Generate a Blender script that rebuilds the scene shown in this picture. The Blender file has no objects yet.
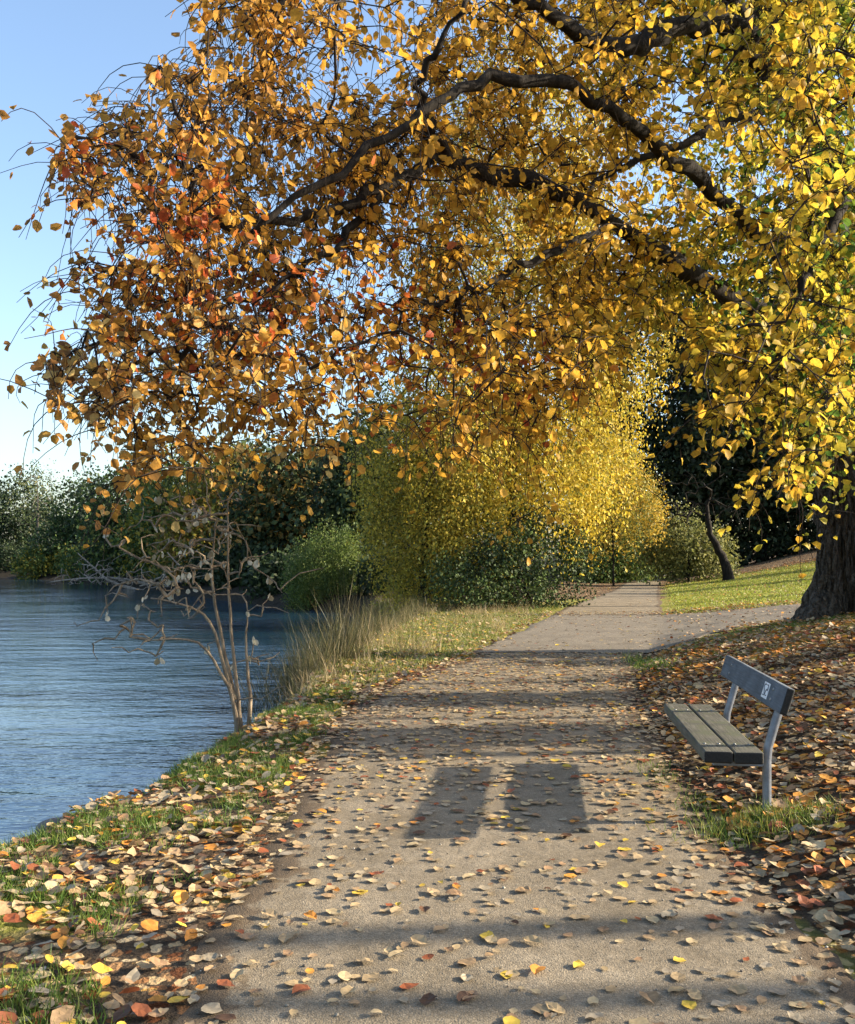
import bpy, math, random
import numpy as np
random.seed(7); RNG = np.random.default_rng(11)
PI = math.pi
EYE = 1.55; F = 950.0; CX = 427.5; CY = 555.0; WATER = -0.55
scene = bpy.context.scene
COL = scene.collection

def P(px, py, d):
    """point at distance d (metres along the view) seen at a place in the photo"""
    return np.array([(px-CX)*d/F, d, EYE+(CY-py)*d/F])

# ------------------------------------------------------------------ noise
def _hash(ix, iy, iz, seed):
    h = (ix*374761393 + iy*668265263 + iz*2147483647 + seed*974711) & 0xffffffff
    h = ((h ^ (h >> 13))*1274126177) & 0xffffffff
    h = (h ^ (h >> 16)) & 0xffffffff
    return h/4294967295.0
def vnoise(p, seed=0):
    p = np.asarray(p, float); i = np.floor(p).astype(np.int64); f = p-i; f = f*f*(3-2*f)
    r = 0
    for a in (0, 1):
        for b in (0, 1):
            for c in (0, 1):
                w = (f[..., 0] if a else 1-f[..., 0])*(f[..., 1] if b else 1-f[..., 1])*(f[..., 2] if c else 1-f[..., 2])
                r = r + w*_hash(i[..., 0]+a, i[..., 1]+b, i[..., 2]+c, seed)
    return r
def fbm(p, seed=0, o=3):
    p = np.asarray(p, float); r = 0; a = 1; t = 0
    for k in range(o):
        r = r+a*vnoise(p*2**k, seed+k); t += a; a *= .5
    return r/t
def n2(x, y, s, seed=0, o=2):
    x = np.asarray(x, float); y = np.asarray(y, float)
    return fbm(np.stack([x*s, y*s, np.zeros_like(x*y*1.0)+.5], -1), seed, o)
def sstep(a, b, x):
    t = np.clip((np.asarray(x, float)-a)/(b-a), 0, 1); return t*t*(3-2*t)

# ------------------------------------------------------------------ lie of the land
YY = np.arange(-60, 700, .1)
def table(pts, w=9):
    a = np.array(pts, float); v = np.interp(YY, a[:, 0], a[:, 1])
    k = np.hanning(w+2)[1:-1]; k /= k.sum()
    vp = np.pad(v, w//2, mode='edge'); return np.convolve(vp, k, 'valid')
TL = table([(-60,-1.2),(-5,-.95),(3,-.93),(6,-.9),(8.9,-.85),(10.6,-.62),(11.8,-.3),(14.7,.75),(19.6,2.0),(26.8,3.7),(42,8.2),(64,13.7),(90,25),(200,60)], 21)
TR = table([(-60,1.5),(-5,1.6),(3,1.62),(5,1.65),(6,1.72),(8.9,2.1),(11.8,2.6),(14.7,3.4),(19.6,4.9),(26.8,6.7),(42,10.3),(64,15.9),(90,28),(200,64)], 21)
TS = table([(-60,-14),(-10,-5.2),(0,-3.7),(3,-3.25),(5,-3.0),(6.3,-2.82),(7.4,-2.55),(9.07,-2.36),(10.8,-2.15),(13.8,-2.05),(17,-1.9),(23,-1.0),(27,-.9),(31,-1.6),(34,-2.6),(37,-5.4),(44,-9.6),(57,-16.6),(71,-25),(87,-39),(95,-52),(110,-90),(122,-220),(130,-500)], 9)
def XL(y): return np.interp(y, YY, TL)
def XR(y): return np.interp(y, YY, TR)
def XS(y): return np.interp(y, YY, TS)+.22*(1-sstep(10, 13, y))
def height(x, y):
    x = np.asarray(x, float); y = np.asarray(y, float)
    xr = XR(y); xl = XL(y); r = x-xr
    sl = .26+(.09-.26)*sstep(14.8, 19, y)
    cap = 1.6
    hr = np.where(r > 0, cap*(1-np.exp(-sl*np.maximum(r, 0)/cap)), 0)
    hr = hr+1.7*sstep(30, 62, y)*sstep(0, 15, r)
    hr = hr+sstep(0, .6, r)*(n2(x, y, 1.3, 3)-.5)*.1
    steep = np.where(y > 35, .5, 1.0)
    d = (x-XS(y)+(n2(x, y, 1.6, 9)-.5)*.5*np.where(y < 30, 1, 0))*steep
    vl = np.clip((xl-x)/.6, 0, 1)
    top = -.02*vl+(n2(x, y, 1.1, 5)-.5)*.09*vl+np.where(y > 34, np.clip(d*.03, 0, 1.6), 0)*sstep(.5, 7, xl-x)
    w = sstep(0.0, .7, d)
    lowb = np.where(d < 0, np.maximum(WATER+d*.6, -1.6), WATER-.02+.12*np.clip(d, 0, 1))
    hl = lowb+(top-lowb)*w
    return np.where(r > 0, hr, hl)

# ------------------------------------------------------------------ mesh helpers
class MB:
    def __init__(s): s.v = []; s.l = []; s.c = []; s.col = []; s.n = 0
    def add(s, V, faces, col=None):
        V = np.asarray(V, float)
        s.v.append(V)
        for f in faces: s.c.append(np.array([len(f)]))
        s.l.append(np.concatenate([np.asarray(f) for f in faces])+s.n)
        s.col.append(np.tile(np.array(col if col is not None else (1, 1, 1), float), (len(V), 1)) if np.ndim(col) < 2 else np.asarray(col))
        s.n += len(V)
    def inst(s, T, faces, pos, R, scale, cols):
        n = len(pos)
        if n == 0: return
        k = len(T)
        S = scale if np.ndim(scale) == 2 else np.repeat(np.asarray(scale)[:, None], 3, 1)
        V = np.einsum('nij,nkj->nki', R, T[None]*S[:, None, :])+pos[:, None, :]
        s.v.append(V.reshape(-1, 3))
        fl = np.concatenate([np.asarray(f) for f in faces]); fc = np.array([len(f) for f in faces])
        s.l.append((fl[None]+(np.arange(n)*k)[:, None]).ravel()+s.n)
        s.c.append(np.tile(fc, n))
        s.col.append(np.repeat(cols, k, 0)); s.n += n*k
    def grid(s, V, nu, nv, closed=False, col=None):
        """V laid out as nu rows of nv verts"""
        a = np.arange(nu-1)[:, None]*nv; b = np.arange(nv if closed else nv-1)[None]
        b2 = (b+1) % nv
        q = np.stack([a+b, a+b2, a+nv+b2, a+nv+b], -1).reshape(-1, 4)
        s.v.append(np.asarray(V, float)); s.l.append(q.ravel()+s.n); s.c.append(np.full(len(q), 4))
        s.col.append(np.tile(np.array(col if col is not None else (1, 1, 1), float), (len(V), 1)) if np.ndim(col) < 2 else np.asarray(col))
        s.n += len(V)
    def tube(s, pts, rad, sides=5, col=None, cap=True):
        pts = np.asarray(pts, float); n = len(pts); rad = np.broadcast_to(rad, (n,))
        t = np.gradient(pts, axis=0); t /= np.linalg.norm(t, axis=1)[:, None]+1e-9
        ref = np.array([.13, .21, .97]) if abs(t[:, 2]).mean() < .8 else np.array([.97, .2, .1])
        u = np.cross(t, ref); u /= np.linalg.norm(u, axis=1)[:, None]+1e-9
        w = np.cross(t, u)
        a = np.arange(sides)*2*PI/sides
        V = pts[:, None]+rad[:, None, None]*(np.cos(a)[None, :, None]*u[:, None]+np.sin(a)[None, :, None]*w[:, None])
        s.grid(V.reshape(-1, 3), n, sides, True, col)
        if cap:
            s.l.append(np.arange(sides)[::-1]+s.n-n*sides); s.c.append(np.array([sides]))
            s.l.append(np.arange(sides)+s.n-sides); s.c.append(np.array([sides]))
    def build(s, name, mat, parent=None, smooth=False):
        me = bpy.data.meshes.new(name)
        V = np.concatenate(s.v); L = np.concatenate(s.l).astype(np.int32); C = np.concatenate(s.c).astype(np.int32)
        me.vertices.add(len(V)); me.vertices.foreach_set('co', V.astype(np.float32).ravel())
        me.loops.add(len(L)); me.loops.foreach_set('vertex_index', L)
        me.polygons.add(len(C)); st = np.concatenate([[0], np.cumsum(C)[:-1]]).astype(np.int32)
        me.polygons.foreach_set('loop_start', st); me.polygons.foreach_set('loop_total', C)
        if smooth: me.polygons.foreach_set('use_smooth', np.ones(len(C), bool))
        me.update(calc_edges=True)
        at = me.attributes.new('Col', 'FLOAT_COLOR', 'POINT')
        cc = np.concatenate(s.col); cc = np.concatenate([cc, np.ones((len(cc), 1))], 1)
        at.data.foreach_set('color', cc.astype(np.float32).ravel())
        if mat: me.materials.append(mat)
        o = bpy.data.objects.new(name, me); COL.objects.link(o)
        if parent is not None:
            o.parent = parent; o.matrix_parent_inverse = parent.matrix_basis.inverted()
        return o
def tag(o, label=None, cat=None, group=None, kind=None):
    if label: o['label'] = label
    if cat: o['category'] = cat
    if group: o['group'] = group
    if kind: o['kind'] = kind
    return o
def empty(name, loc, label, cat, group=None):
    o = bpy.data.objects.new(name, None); o.location = [float(v) for v in loc]; o.empty_display_size = .2
    COL.objects.link(o); return tag(o, label, cat, group)
def rot_euler(ax, ay, az):
    ca, sa, cb, sb, cc, sc = np.cos(ax), np.sin(ax), np.cos(ay), np.sin(ay), np.cos(az), np.sin(az)
    R = np.empty((len(ax), 3, 3))
    R[:, 0, 0] = cc*cb; R[:, 0, 1] = cc*sb*sa-sc*ca; R[:, 0, 2] = cc*sb*ca+sc*sa
    R[:, 1, 0] = sc*cb; R[:, 1, 1] = sc*sb*sa+cc*ca; R[:, 1, 2] = sc*sb*ca-cc*sa
    R[:, 2, 0] = -sb;   R[:, 2, 1] = cb*sa;          R[:, 2, 2] = cb*ca
    return R
def rot_dir(d, roll):
    """local +Y along d, roll about it"""
    d = d/(np.linalg.norm(d, axis=1)[:, None]+1e-9)
    up = np.tile(np.array([0, 0, 1.0]), (len(d), 1)); up[np.abs(d[:, 2]) > .97] = (1, 0, 0)
    x = np.cross(d, up); x /= np.linalg.norm(x, axis=1)[:, None]; z = np.cross(x, d)
    c, s_ = np.cos(roll)[:, None], np.sin(roll)[:, None]
    x2 = x*c+z*s_; z2 = -x*s_+z*c
    return np.stack([x2, d, z2], -1)
def leaf_shape(rows=((.35, .3), (.7, .34)), fold=.07, curl=-.1, twist=0.0, wave=0.0):
    V = [(0, 0, 0)]
    for k, (y, w) in enumerate(rows):
        z = curl*4*(y-.5)**2 if curl else 0
        z -= curl
        wv = wave*(1 if k % 2 else -1)
        V += [(-w, y, z+fold+twist*y+wv), (0, y, z), (w, y, z+fold-twist*y-wv*.6)]
    V.append((0, 1, 0)); n = len(rows); Fc = [(0, 3, 2), (0, 2, 1)]
    for k in range(n-1):
        a = 1+3*k; b = a+3
        Fc += [(a, a+1, b+1, b), (a+1, a+2, b+2, b+1)]
    a = 1+3*(n-1); t = len(V)-1
    Fc += [(a, a+1, t), (a+1, a+2, t)]
    V = np.array(V, float); V[:, 1] -= .0
    return V, Fc
ROUND = ((.12, .2), (.35, .36), (.62, .38), (.84, .22))
LEAF_A = leaf_shape(((.25, .31), (.7, .42)), .08, -.08)
LEAF_B = leaf_shape(((.28, .3), (.72, .38)), .12, .08, .05)
TINY = (np.array([(0, 0, 0), (-.32, .5, .08), (0, 1, 0), (.32, .5, .08)], float), [(0, 3, 2), (0, 2, 1)])

# ------------------------------------------------------------------ materials
def new_mat(name):
    m = bpy.data.materials.new(name); m.use_nodes = True; nt = m.node_tree; nt.nodes.clear()
    out = nt.nodes.new('ShaderNodeOutputMaterial'); b = nt.nodes.new('ShaderNodeBsdfPrincipled')
    nt.links.new(b.outputs[0], out.inputs[0]); return m, nt, b, out
def N(nt, t, **kw):
    n = nt.nodes.new(t)
    for k, v in kw.items():
        if k in n.inputs: n.inputs[k].default_value = v
        else: setattr(n, k, v)
    return n
def ramp(nt, fac, stops):
    r = nt.nodes.new('ShaderNodeValToRGB'); e = r.color_ramp.elements
    e[0].position, e[0].color = stops[0][0], (*stops[0][1], 1)
    e[1].position, e[1].color = stops[-1][0], (*stops[-1][1], 1)
    for p, c in stops[1:-1]:
        q = e.new(p); q.color = (*c, 1)
    nt.links.new(fac, r.inputs[0]); return r
def mixc(nt, fac, a, b, mode='MIX'):
    m = nt.nodes.new('ShaderNodeMix'); m.data_type = 'RGBA'; m.blend_type = mode
    for i, v in ((0, fac), (6, a), (7, b)):
        if hasattr(v, 'is_output'): nt.links.new(v, m.inputs[i])
        elif i == 0: m.inputs[0].default_value = v
        else: m.inputs[i].default_value = (*v, 1)
    return m.outputs[2]
def objco(nt):
    g = nt.nodes.new('ShaderNodeNewGeometry'); return g.outputs['Position']
def noise(nt, scale, detail=3, vec=None, rough=.55):
    n = N(nt, 'ShaderNodeTexNoise', Scale=scale, Detail=detail, Roughness=rough)
    nt.links.new(vec if vec is not None else objco(nt), n.inputs['Vector']); return n
def bump(nt, b, hgt, strength, dist=.01, prev=None):
    bm = N(nt, 'ShaderNodeBump', Strength=strength, Distance=dist); nt.links.new(hgt, bm.inputs['Height'])
    if prev is not None: nt.links.new(prev, bm.inputs['Normal'])
    nt.links.new(bm.outputs[0], b.inputs['Normal']); return bm.outputs[0]

def leaf_mat(name, trans=.4, rough=.55, src='Col', spec=.3, mott=.25):
    m, nt, b, out = new_mat(name)
    if src == 'Col':
        a = N(nt, 'ShaderNodeAttribute', attribute_name='Col'); c = a.outputs['Color']
    else:
        a = N(nt, 'ShaderNodeObjectInfo'); c = a.outputs['Color']
    nz = noise(nt, 60, 3)
    r = ramp(nt, nz.outputs[0], [(.3, (1-mott,)*3), (.7, (1+mott*.5,)*3)])
    c = mixc(nt, 1.0, c, r.outputs[0], 'MULTIPLY')
    nt.links.new(c, b.inputs['Base Color']); b.inputs['Roughness'].default_value = rough
    b.inputs['Specular IOR Level'].default_value = spec
    if trans > 0:
        t = N(nt, 'ShaderNodeBsdfTranslucent'); nt.links.new(c, t.inputs[0])
        mx = N(nt, 'ShaderNodeMixShader'); mx.inputs[0].default_value = trans
        nt.links.new(b.outputs[0], mx.inputs[1]); nt.links.new(t.outputs[0], mx.inputs[2]); nt.links.new(mx.outputs[0], out.inputs[0])
    return m
M_LEAF = leaf_mat('autumn_leaf', .52)
M_FOL = leaf_mat('foliage', .35, .6)
M_DARKFOL = leaf_mat('evergreen_foliage', .1, .6, spec=.15)
M_LITTER = leaf_mat('fallen_leaves', .12, .6, spec=.25)
M_FALLEN = leaf_mat('fallen_leaf', .12, .6, 'Obj', .25)
M_GRASS = leaf_mat('grass_blade', .35, .5, mott=.15)
def bark_mat(name, dark, light, scale=6, bs=.6):
    m, nt, b, out = new_mat(name)
    mp = N(nt, 'ShaderNodeMapping'); mp.inputs['Scale'].default_value = (1, 1, .25); nt.links.new(objco(nt), mp.inputs[0])
    n = noise(nt, scale, 6, mp.outputs[0], .7); n_ = noise(nt, scale*7, 3)
    r = ramp(nt, n.outputs[0], [(.35, dark), (.62, light)])
    r2 = ramp(nt, n_.outputs[0], [(.3, (.7,)*3), (.7, (1.15,)*3)])
    nt.links.new(mixc(nt, 1, r.outputs[0], r2.outputs[0], 'MULTIPLY'), b.inputs['Base Color'])
    b.inputs['Roughness'].default_value = .9; b.inputs['Specular IOR Level'].default_value = .15
    bump(nt, b, n.outputs[0], bs, .03); return m
def plate_bark():
    m, nt, b, out = new_mat('fissured_bark')
    mp = N(nt, 'ShaderNodeMapping'); mp.inputs['Scale'].default_value = (1, 1, .28); nt.links.new(objco(nt), mp.inputs[0])
    wn = noise(nt, 7, 3, mp.outputs[0]); sc = N(nt, 'ShaderNodeVectorMath', operation='SCALE'); sc.inputs['Scale'].default_value = .09; nt.links.new(wn.outputs['Color'], sc.inputs[0])
    ad = N(nt, 'ShaderNodeVectorMath', operation='ADD'); nt.links.new(mp.outputs[0], ad.inputs[0]); nt.links.new(sc.outputs[0], ad.inputs[1])
    v = N(nt, 'ShaderNodeTexVoronoi', Scale=9.0); v.feature = 'DISTANCE_TO_EDGE'; nt.links.new(ad.outputs[0], v.inputs['Vector'])
    h = ramp(nt, v.outputs['Distance'], [(.0, (0,)*3), (.16, (.75,)*3), (.4, (1,)*3)])
    n = noise(nt, 30, 5); c = ramp(nt, n.outputs[0], [(.3, (.03, .025, .02)), (.7, (.12, .1, .08))])
    nt.links.new(c.outputs[0], b.inputs['Base Color']); b.inputs['Roughness'].default_value = .9; b.inputs['Specular IOR Level'].default_value = .15
    p = bump(nt, b, h.outputs[0], 1.0, .07); bump(nt, b, n.outputs[0], .6, .012, p); return m
M_PLATE = plate_bark()
M_BARK = bark_mat('dark_bark', (.006, .005, .0045), (.03, .025, .02), 12, 1.0)  # near-black colour also stands in for shade on the great tree's limbs
M_TWIG = bark_mat('twig_bark', (.018, .013, .01), (.045, .035, .028), 20)
M_PALE = bark_mat('dead_pale_wood', (.16, .13, .1), (.42, .36, .29), 14)
M_DEAD = bark_mat('dead_brown_wood', (.13, .1, .07), (.4, .31, .21), 16)
M_GREYBARK = bark_mat('grey_bark', (.07, .06, .05), (.2, .18, .15), 8)

def ground_mat():
    m, nt, b, out = new_mat('ground_cover')
    z = N(nt, 'ShaderNodeAttribute', attribute_name='Col'); sep = N(nt, 'ShaderNodeSeparateColor'); nt.links.new(z.outputs['Color'], sep.inputs[0])
    pos = objco(nt)
    v = N(nt, 'ShaderNodeTexVoronoi', Scale=15.0); v.inputs['Randomness'].default_value = 1
    wn = noise(nt, 9, 2); wv = N(nt, 'ShaderNodeVectorMath', operation='ADD'); sc = N(nt, 'ShaderNodeVectorMath', operation='SCALE'); sc.inputs['Scale'].default_value = .12
    nt.links.new(wn.outputs['Color'], sc.inputs[0]); nt.links.new(pos, wv.inputs[0]); nt.links.new(sc.outputs[0], wv.inputs[1]); nt.links.new(wv.outputs[0], v.inputs['Vector'])
    vs = N(nt, 'ShaderNodeSeparateColor'); nt.links.new(v.outputs['Color'], vs.inputs[0])
    leaf = ramp(nt, vs.outputs[0], [(0, (.07, .03, .015)), (.2, (.2, .07, .025)), (.4, (.3, .16, .07)), (.6, (.42, .3, .16)), (.8, (.5, .4, .25)), (1, (.42, .22, .05))])
    soil = ramp(nt, noise(nt, 30, 5).outputs[0], [(.3, (.035, .024, .016)), (.7, (.1, .075, .05))])
    gap = ramp(nt, v.outputs['Distance'], [(.40, (1,)*3), (.50, (0,)*3)])
    litter = mixc(nt, gap.outputs[0], soil.outputs[0], leaf.outputs[0])
    grass = ramp(nt, noise(nt, 22, 5).outputs[0], [(.25, (.07, .09, .018)), (.5, (.19, .2, .035)), (.72, (.36, .31, .08))])
    big = noise(nt, .9, 4)
    gm = N(nt, 'ShaderNodeMath', operation='MULTIPLY_ADD'); nt.links.new(sep.outputs[0], gm.inputs[0]); gm.inputs[1].default_value = 1.5; 
    nt.links.new(big.outputs[0], gm.inputs[2])
    gr = ramp(nt, gm.outputs[0], [(.85, (0,)*3), (1.15, (1,)*3)])
    c = mixc(nt, gr.outputs[0], litter, grass.outputs[0])
    lm = N(nt, 'ShaderNodeMath', operation='GREATER_THAN'); nt.links.new(vs.outputs[1], lm.inputs[0]); lm.inputs[1].default_value = .6
    lm2 = N(nt, 'ShaderNodeMath', operation='MULTIPLY'); nt.links.new(lm.outputs[0], lm2.inputs[0]); nt.links.new(gap.outputs[0], lm2.inputs[1])
    c = mixc(nt, lm2.outputs[0], c, leaf.outputs[0])
    mud = ramp(nt, noise(nt, 12, 5).outputs[0], [(.3, (.012, .01, .008)), (.7, (.05, .042, .03))])
    c = mixc(nt, sep.outputs[1], c, mud.outputs[0])
    nt.links.new(c, b.inputs['Base Color']); b.inputs['Roughness'].default_value = .95; b.inputs['Specular IOR Level'].default_value = .1
    hh = noise(nt, 40, 5)
    bump(nt, b, hh.outputs[0], .8, .04); return m
def gravel_mat(name, lo, mid, hi, speck=1.0, edge=False):
    m, nt, b, out = new_mat(name)
    n1 = noise(nt, 1.6, 7, None, .65); n3 = noise(nt, 130, 3, None, .7); v = N(nt, 'ShaderNodeTexVoronoi', Scale=150.0); nt.links.new(objco(nt), v.inputs['Vector'])
    base = ramp(nt, n1.outputs[0], [(.3, lo), (.5, mid), (.72, hi)])
    vs = N(nt, 'ShaderNodeSeparateColor'); nt.links.new(v.outputs['Color'], vs.inputs[0])
    r = ramp(nt, vs.outputs[0], [(0, (.62,)*3), (.5, (.95,)*3), (.9, (1.2,)*3), (1, (1.55,)*3)])
    c = mixc(nt, .75*speck, base.outputs[0], r.outputs[0], 'MULTIPLY')
    r3 = ramp(nt, n3.outputs[0], [(.3, (.7,)*3), (.7, (1.2,)*3)]); c = mixc(nt, .8, c, r3.outputs[0], 'MULTIPLY')
    n5 = noise(nt, 9, 5, None, .7); r5 = ramp(nt, n5.outputs[0], [(.3, (.8, .78, .75)), (.7, (1.12,)*3)]); c = mixc(nt, .9, c, r5.outputs[0], 'MULTIPLY')
    if edge:
        z = N(nt, 'ShaderNodeAttribute', attribute_name='Col'); sp = N(nt, 'ShaderNodeSeparateColor'); nt.links.new(z.outputs['Color'], sp.inputs[0])
        en = noise(nt, 7, 5, None, .7); ma = N(nt, 'ShaderNodeMath', operation='MULTIPLY_ADD'); nt.links.new(en.outputs[0], ma.inputs[0]); ma.inputs[1].default_value = 1.1; nt.links.new(sp.outputs[0], ma.inputs[2])
        er = ramp(nt, ma.outputs[0], [(.85, (0,)*3), (1.2, (1,)*3)])
        soil = ramp(nt, n3.outputs[0], [(.3, (.06, .045, .03)), (.7, (.17, .125, .08))])
        c = mixc(nt, er.outputs[0], c, soil.outputs[0])
    nt.links.new(c, b.inputs['Base Color']); b.inputs['Roughness'].default_value = .92; b.inputs['Specular IOR Level'].default_value = .15
    p = bump(nt, b, n5.outputs[0], .5, .02); p2 = N(nt, 'ShaderNodeBump', Strength=.5, Distance=.004); nt.links.new(v.outputs['Distance'], p2.inputs['Height']); p2.invert = True
    nt.links.new(p, p2.inputs['Normal']); nt.links.new(p2.outputs[0], b.inputs['Normal']); return m
M_GROUND = ground_mat()
M_GRAVEL = gravel_mat('path_gravel', (.165, .135, .093), (.222, .184, .13), (.28, .234, .168), edge=True)
M_SMOOTH = gravel_mat('crossing_gravel', (.15, .128, .1), (.19, .164, .127), (.235, .202, .156), .9)
def water_mat():
    m, nt, b, out = new_mat('lake_water')
    b.inputs['Base Color'].default_value = (.015, .045, .08, 1); b.inputs['Roughness'].default_value = .06
    b.inputs['IOR'].default_value = 2.1
    mp = N(nt, 'ShaderNodeMapping'); mp.inputs['Scale'].default_value = (.55, 1.25, 1); mp.inputs['Rotation'].default_value = (0, 0, .12); nt.links.new(objco(nt), mp.inputs[0])
    a = noise(nt, 3.4, 4, mp.outputs[0], .55); c = noise(nt, 12.0, 2, mp.outputs[0], .5)
    lo = noise(nt, .9, 2, mp.outputs[0], .5)
    ad = N(nt, 'ShaderNodeMath', operation='MULTIPLY_ADD'); nt.links.new(c.outputs[0], ad.inputs[0]); ad.inputs[1].default_value = .17; nt.links.new(lo.outputs[0], ad.inputs[2])
    ad2 = N(nt, 'ShaderNodeMath', operation='MULTIPLY_ADD'); nt.links.new(a.outputs[0], ad2.inputs[0]); ad2.inputs[1].default_value = .32; nt.links.new(ad.outputs[0], ad2.inputs[2])
    bn = noise(nt, .13, 3); mr = N(nt, 'ShaderNodeMapRange'); nt.links.new(bn.outputs[0], mr.inputs[0])
    for k_, v_ in ((1, .35), (2, .65), (3, .2), (4, .72)): mr.inputs[k_].default_value = v_
    bump(nt, b, ad2.outputs[0], .42, .12); nt.links.new(mr.outputs[0], [q_ for q_ in nt.nodes if q_.type == 'BUMP'][-1].inputs['Strength']); return m
M_WATER = water_mat()

# ------------------------------------------------------------------ ground sheet, paths, water
def axis(lo, fine0, fine1, hi, st, gr=1.09):
    a = list(np.arange(fine0, fine1, st)); s = st
    x = a[-1]
    while x < hi: s *= gr; x += s; a.append(min(x, hi))
    x = a[0]; s = st; b = []
    while x > lo: s *= gr; x -= s; b.append(max(x, lo))
    return np.array(b[::-1]+a)
gx = axis(-900, -4.2, 5.5, 900, .1); gy = axis(-60, 1.5, 15, 1500, .12, 1.05)
GX, GY = np.meshgrid(gx, gy)
GZ = height(GX, GY)
rr = GX-XR(GY); dd = GX-XS(GY)
lawn = np.where(rr > 0, .42*sstep(19, 24, GY)*(1-sstep(47, 55, GY+rr*.1)), 0)
lawn = np.where((rr > 0) & (GY < 19), .12+.3*sstep(10, 14, GY)*sstep(.2, .8, rr), lawn)
lawn = np.where(rr <= 0, .2+.34*sstep(12, 22, GY), lawn)
lawn = np.where((rr <= 0) & (GY > 33), .05, lawn)
lawn = np.where(GY > 60, .1, lawn)
mud = np.where(rr < 0, 1-sstep(.1, .5, dd), 0); mud = np.where((rr < 0) & (GY > 33) & (GX < XL(GY)-3), 1, mud)
g = MB(); g.grid(np.stack([GX, GY, GZ], -1).reshape(-1, 3), len(gy), len(gx), False, np.stack([lawn, mud, mud*0], -1).reshape(-1, 3))
tag(g.build('ground', M_GROUND, smooth=True), kind='structure')

py = axis(-20, 2, 16, 75, .14, 1.04)
cols = 30
V = []; EC = []
for y in py:
    l = XL(y)+(n2(0., y, 1.5, 21, 3)-.5)*.35; r = XR(y)+(n2(7., y, 1.5, 22, 3)-.5)*.35
    xs = np.linspace(l, r, cols); z = height(xs, np.full(cols, y)); z = np.minimum(z, .0)*.0+.008+ (n2(xs, np.full(cols, y), 1.0, 31)-.5)*.006
    z[0] = z[-1] = -.02
    ed_ = np.minimum(xs-xs[0], xs[-1]-xs); EC.append(np.repeat(np.clip(1-ed_/.32, 0, 1)[:, None], 3, 1))
    V.append(np.stack([xs, np.full(cols, y), z], -1))
g = MB(); g.grid(np.concatenate(V), len(py), cols, False, np.concatenate(EC)); tag(g.build('path', M_GRAVEL, smooth=True), kind='structure')
V = []; rows = np.arange(14.85, 24.3, .12)
for y in rows:
    l = XL(y)-.1+(n2(0., y, 1.5, 41, 3)-.5)*.3
    r = np.interp(y, [14.8, 15.2, 16.2, 17.6, 19, 21.5, 24.3], [3.5, 4.2, 5.2, 7.2, 9.5, 15, 17])+(n2(3., y, 2, 42)-.5)*.3
    xs = l+(r-l)*np.linspace(0, 1, 70); z = height(xs, np.full(70, y))+.022
    z = np.where(xs < XR(y), .018, z)
    z[0] -= .05; z[-1] -= .05
    yj = y+(n2(xs, np.full(70, y*0+3.), 2.2, 45, 3)-.5)*.9
    z = z-(height(xs, np.full(70, y)))*(xs > XR(y))+height(xs, yj)*(xs > XR(y))
    V.append(np.stack([xs, yj, z], -1))
g = MB(); g.grid(np.concatenate(V), len(rows), 70); tag(g.build('side_path', M_SMOOTH, smooth=True), kind='structure')
g = MB(); wx = np.linspace(-700, 2.5, 60); wy = np.linspace(-60, 140, 60); A, B = np.meshgrid(wx, wy)
g.grid(np.stack([A, B, A*0+WATER], -1).reshape(-1, 3), 60, 60); tag(g.build('water', M_WATER), kind='structure')

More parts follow.
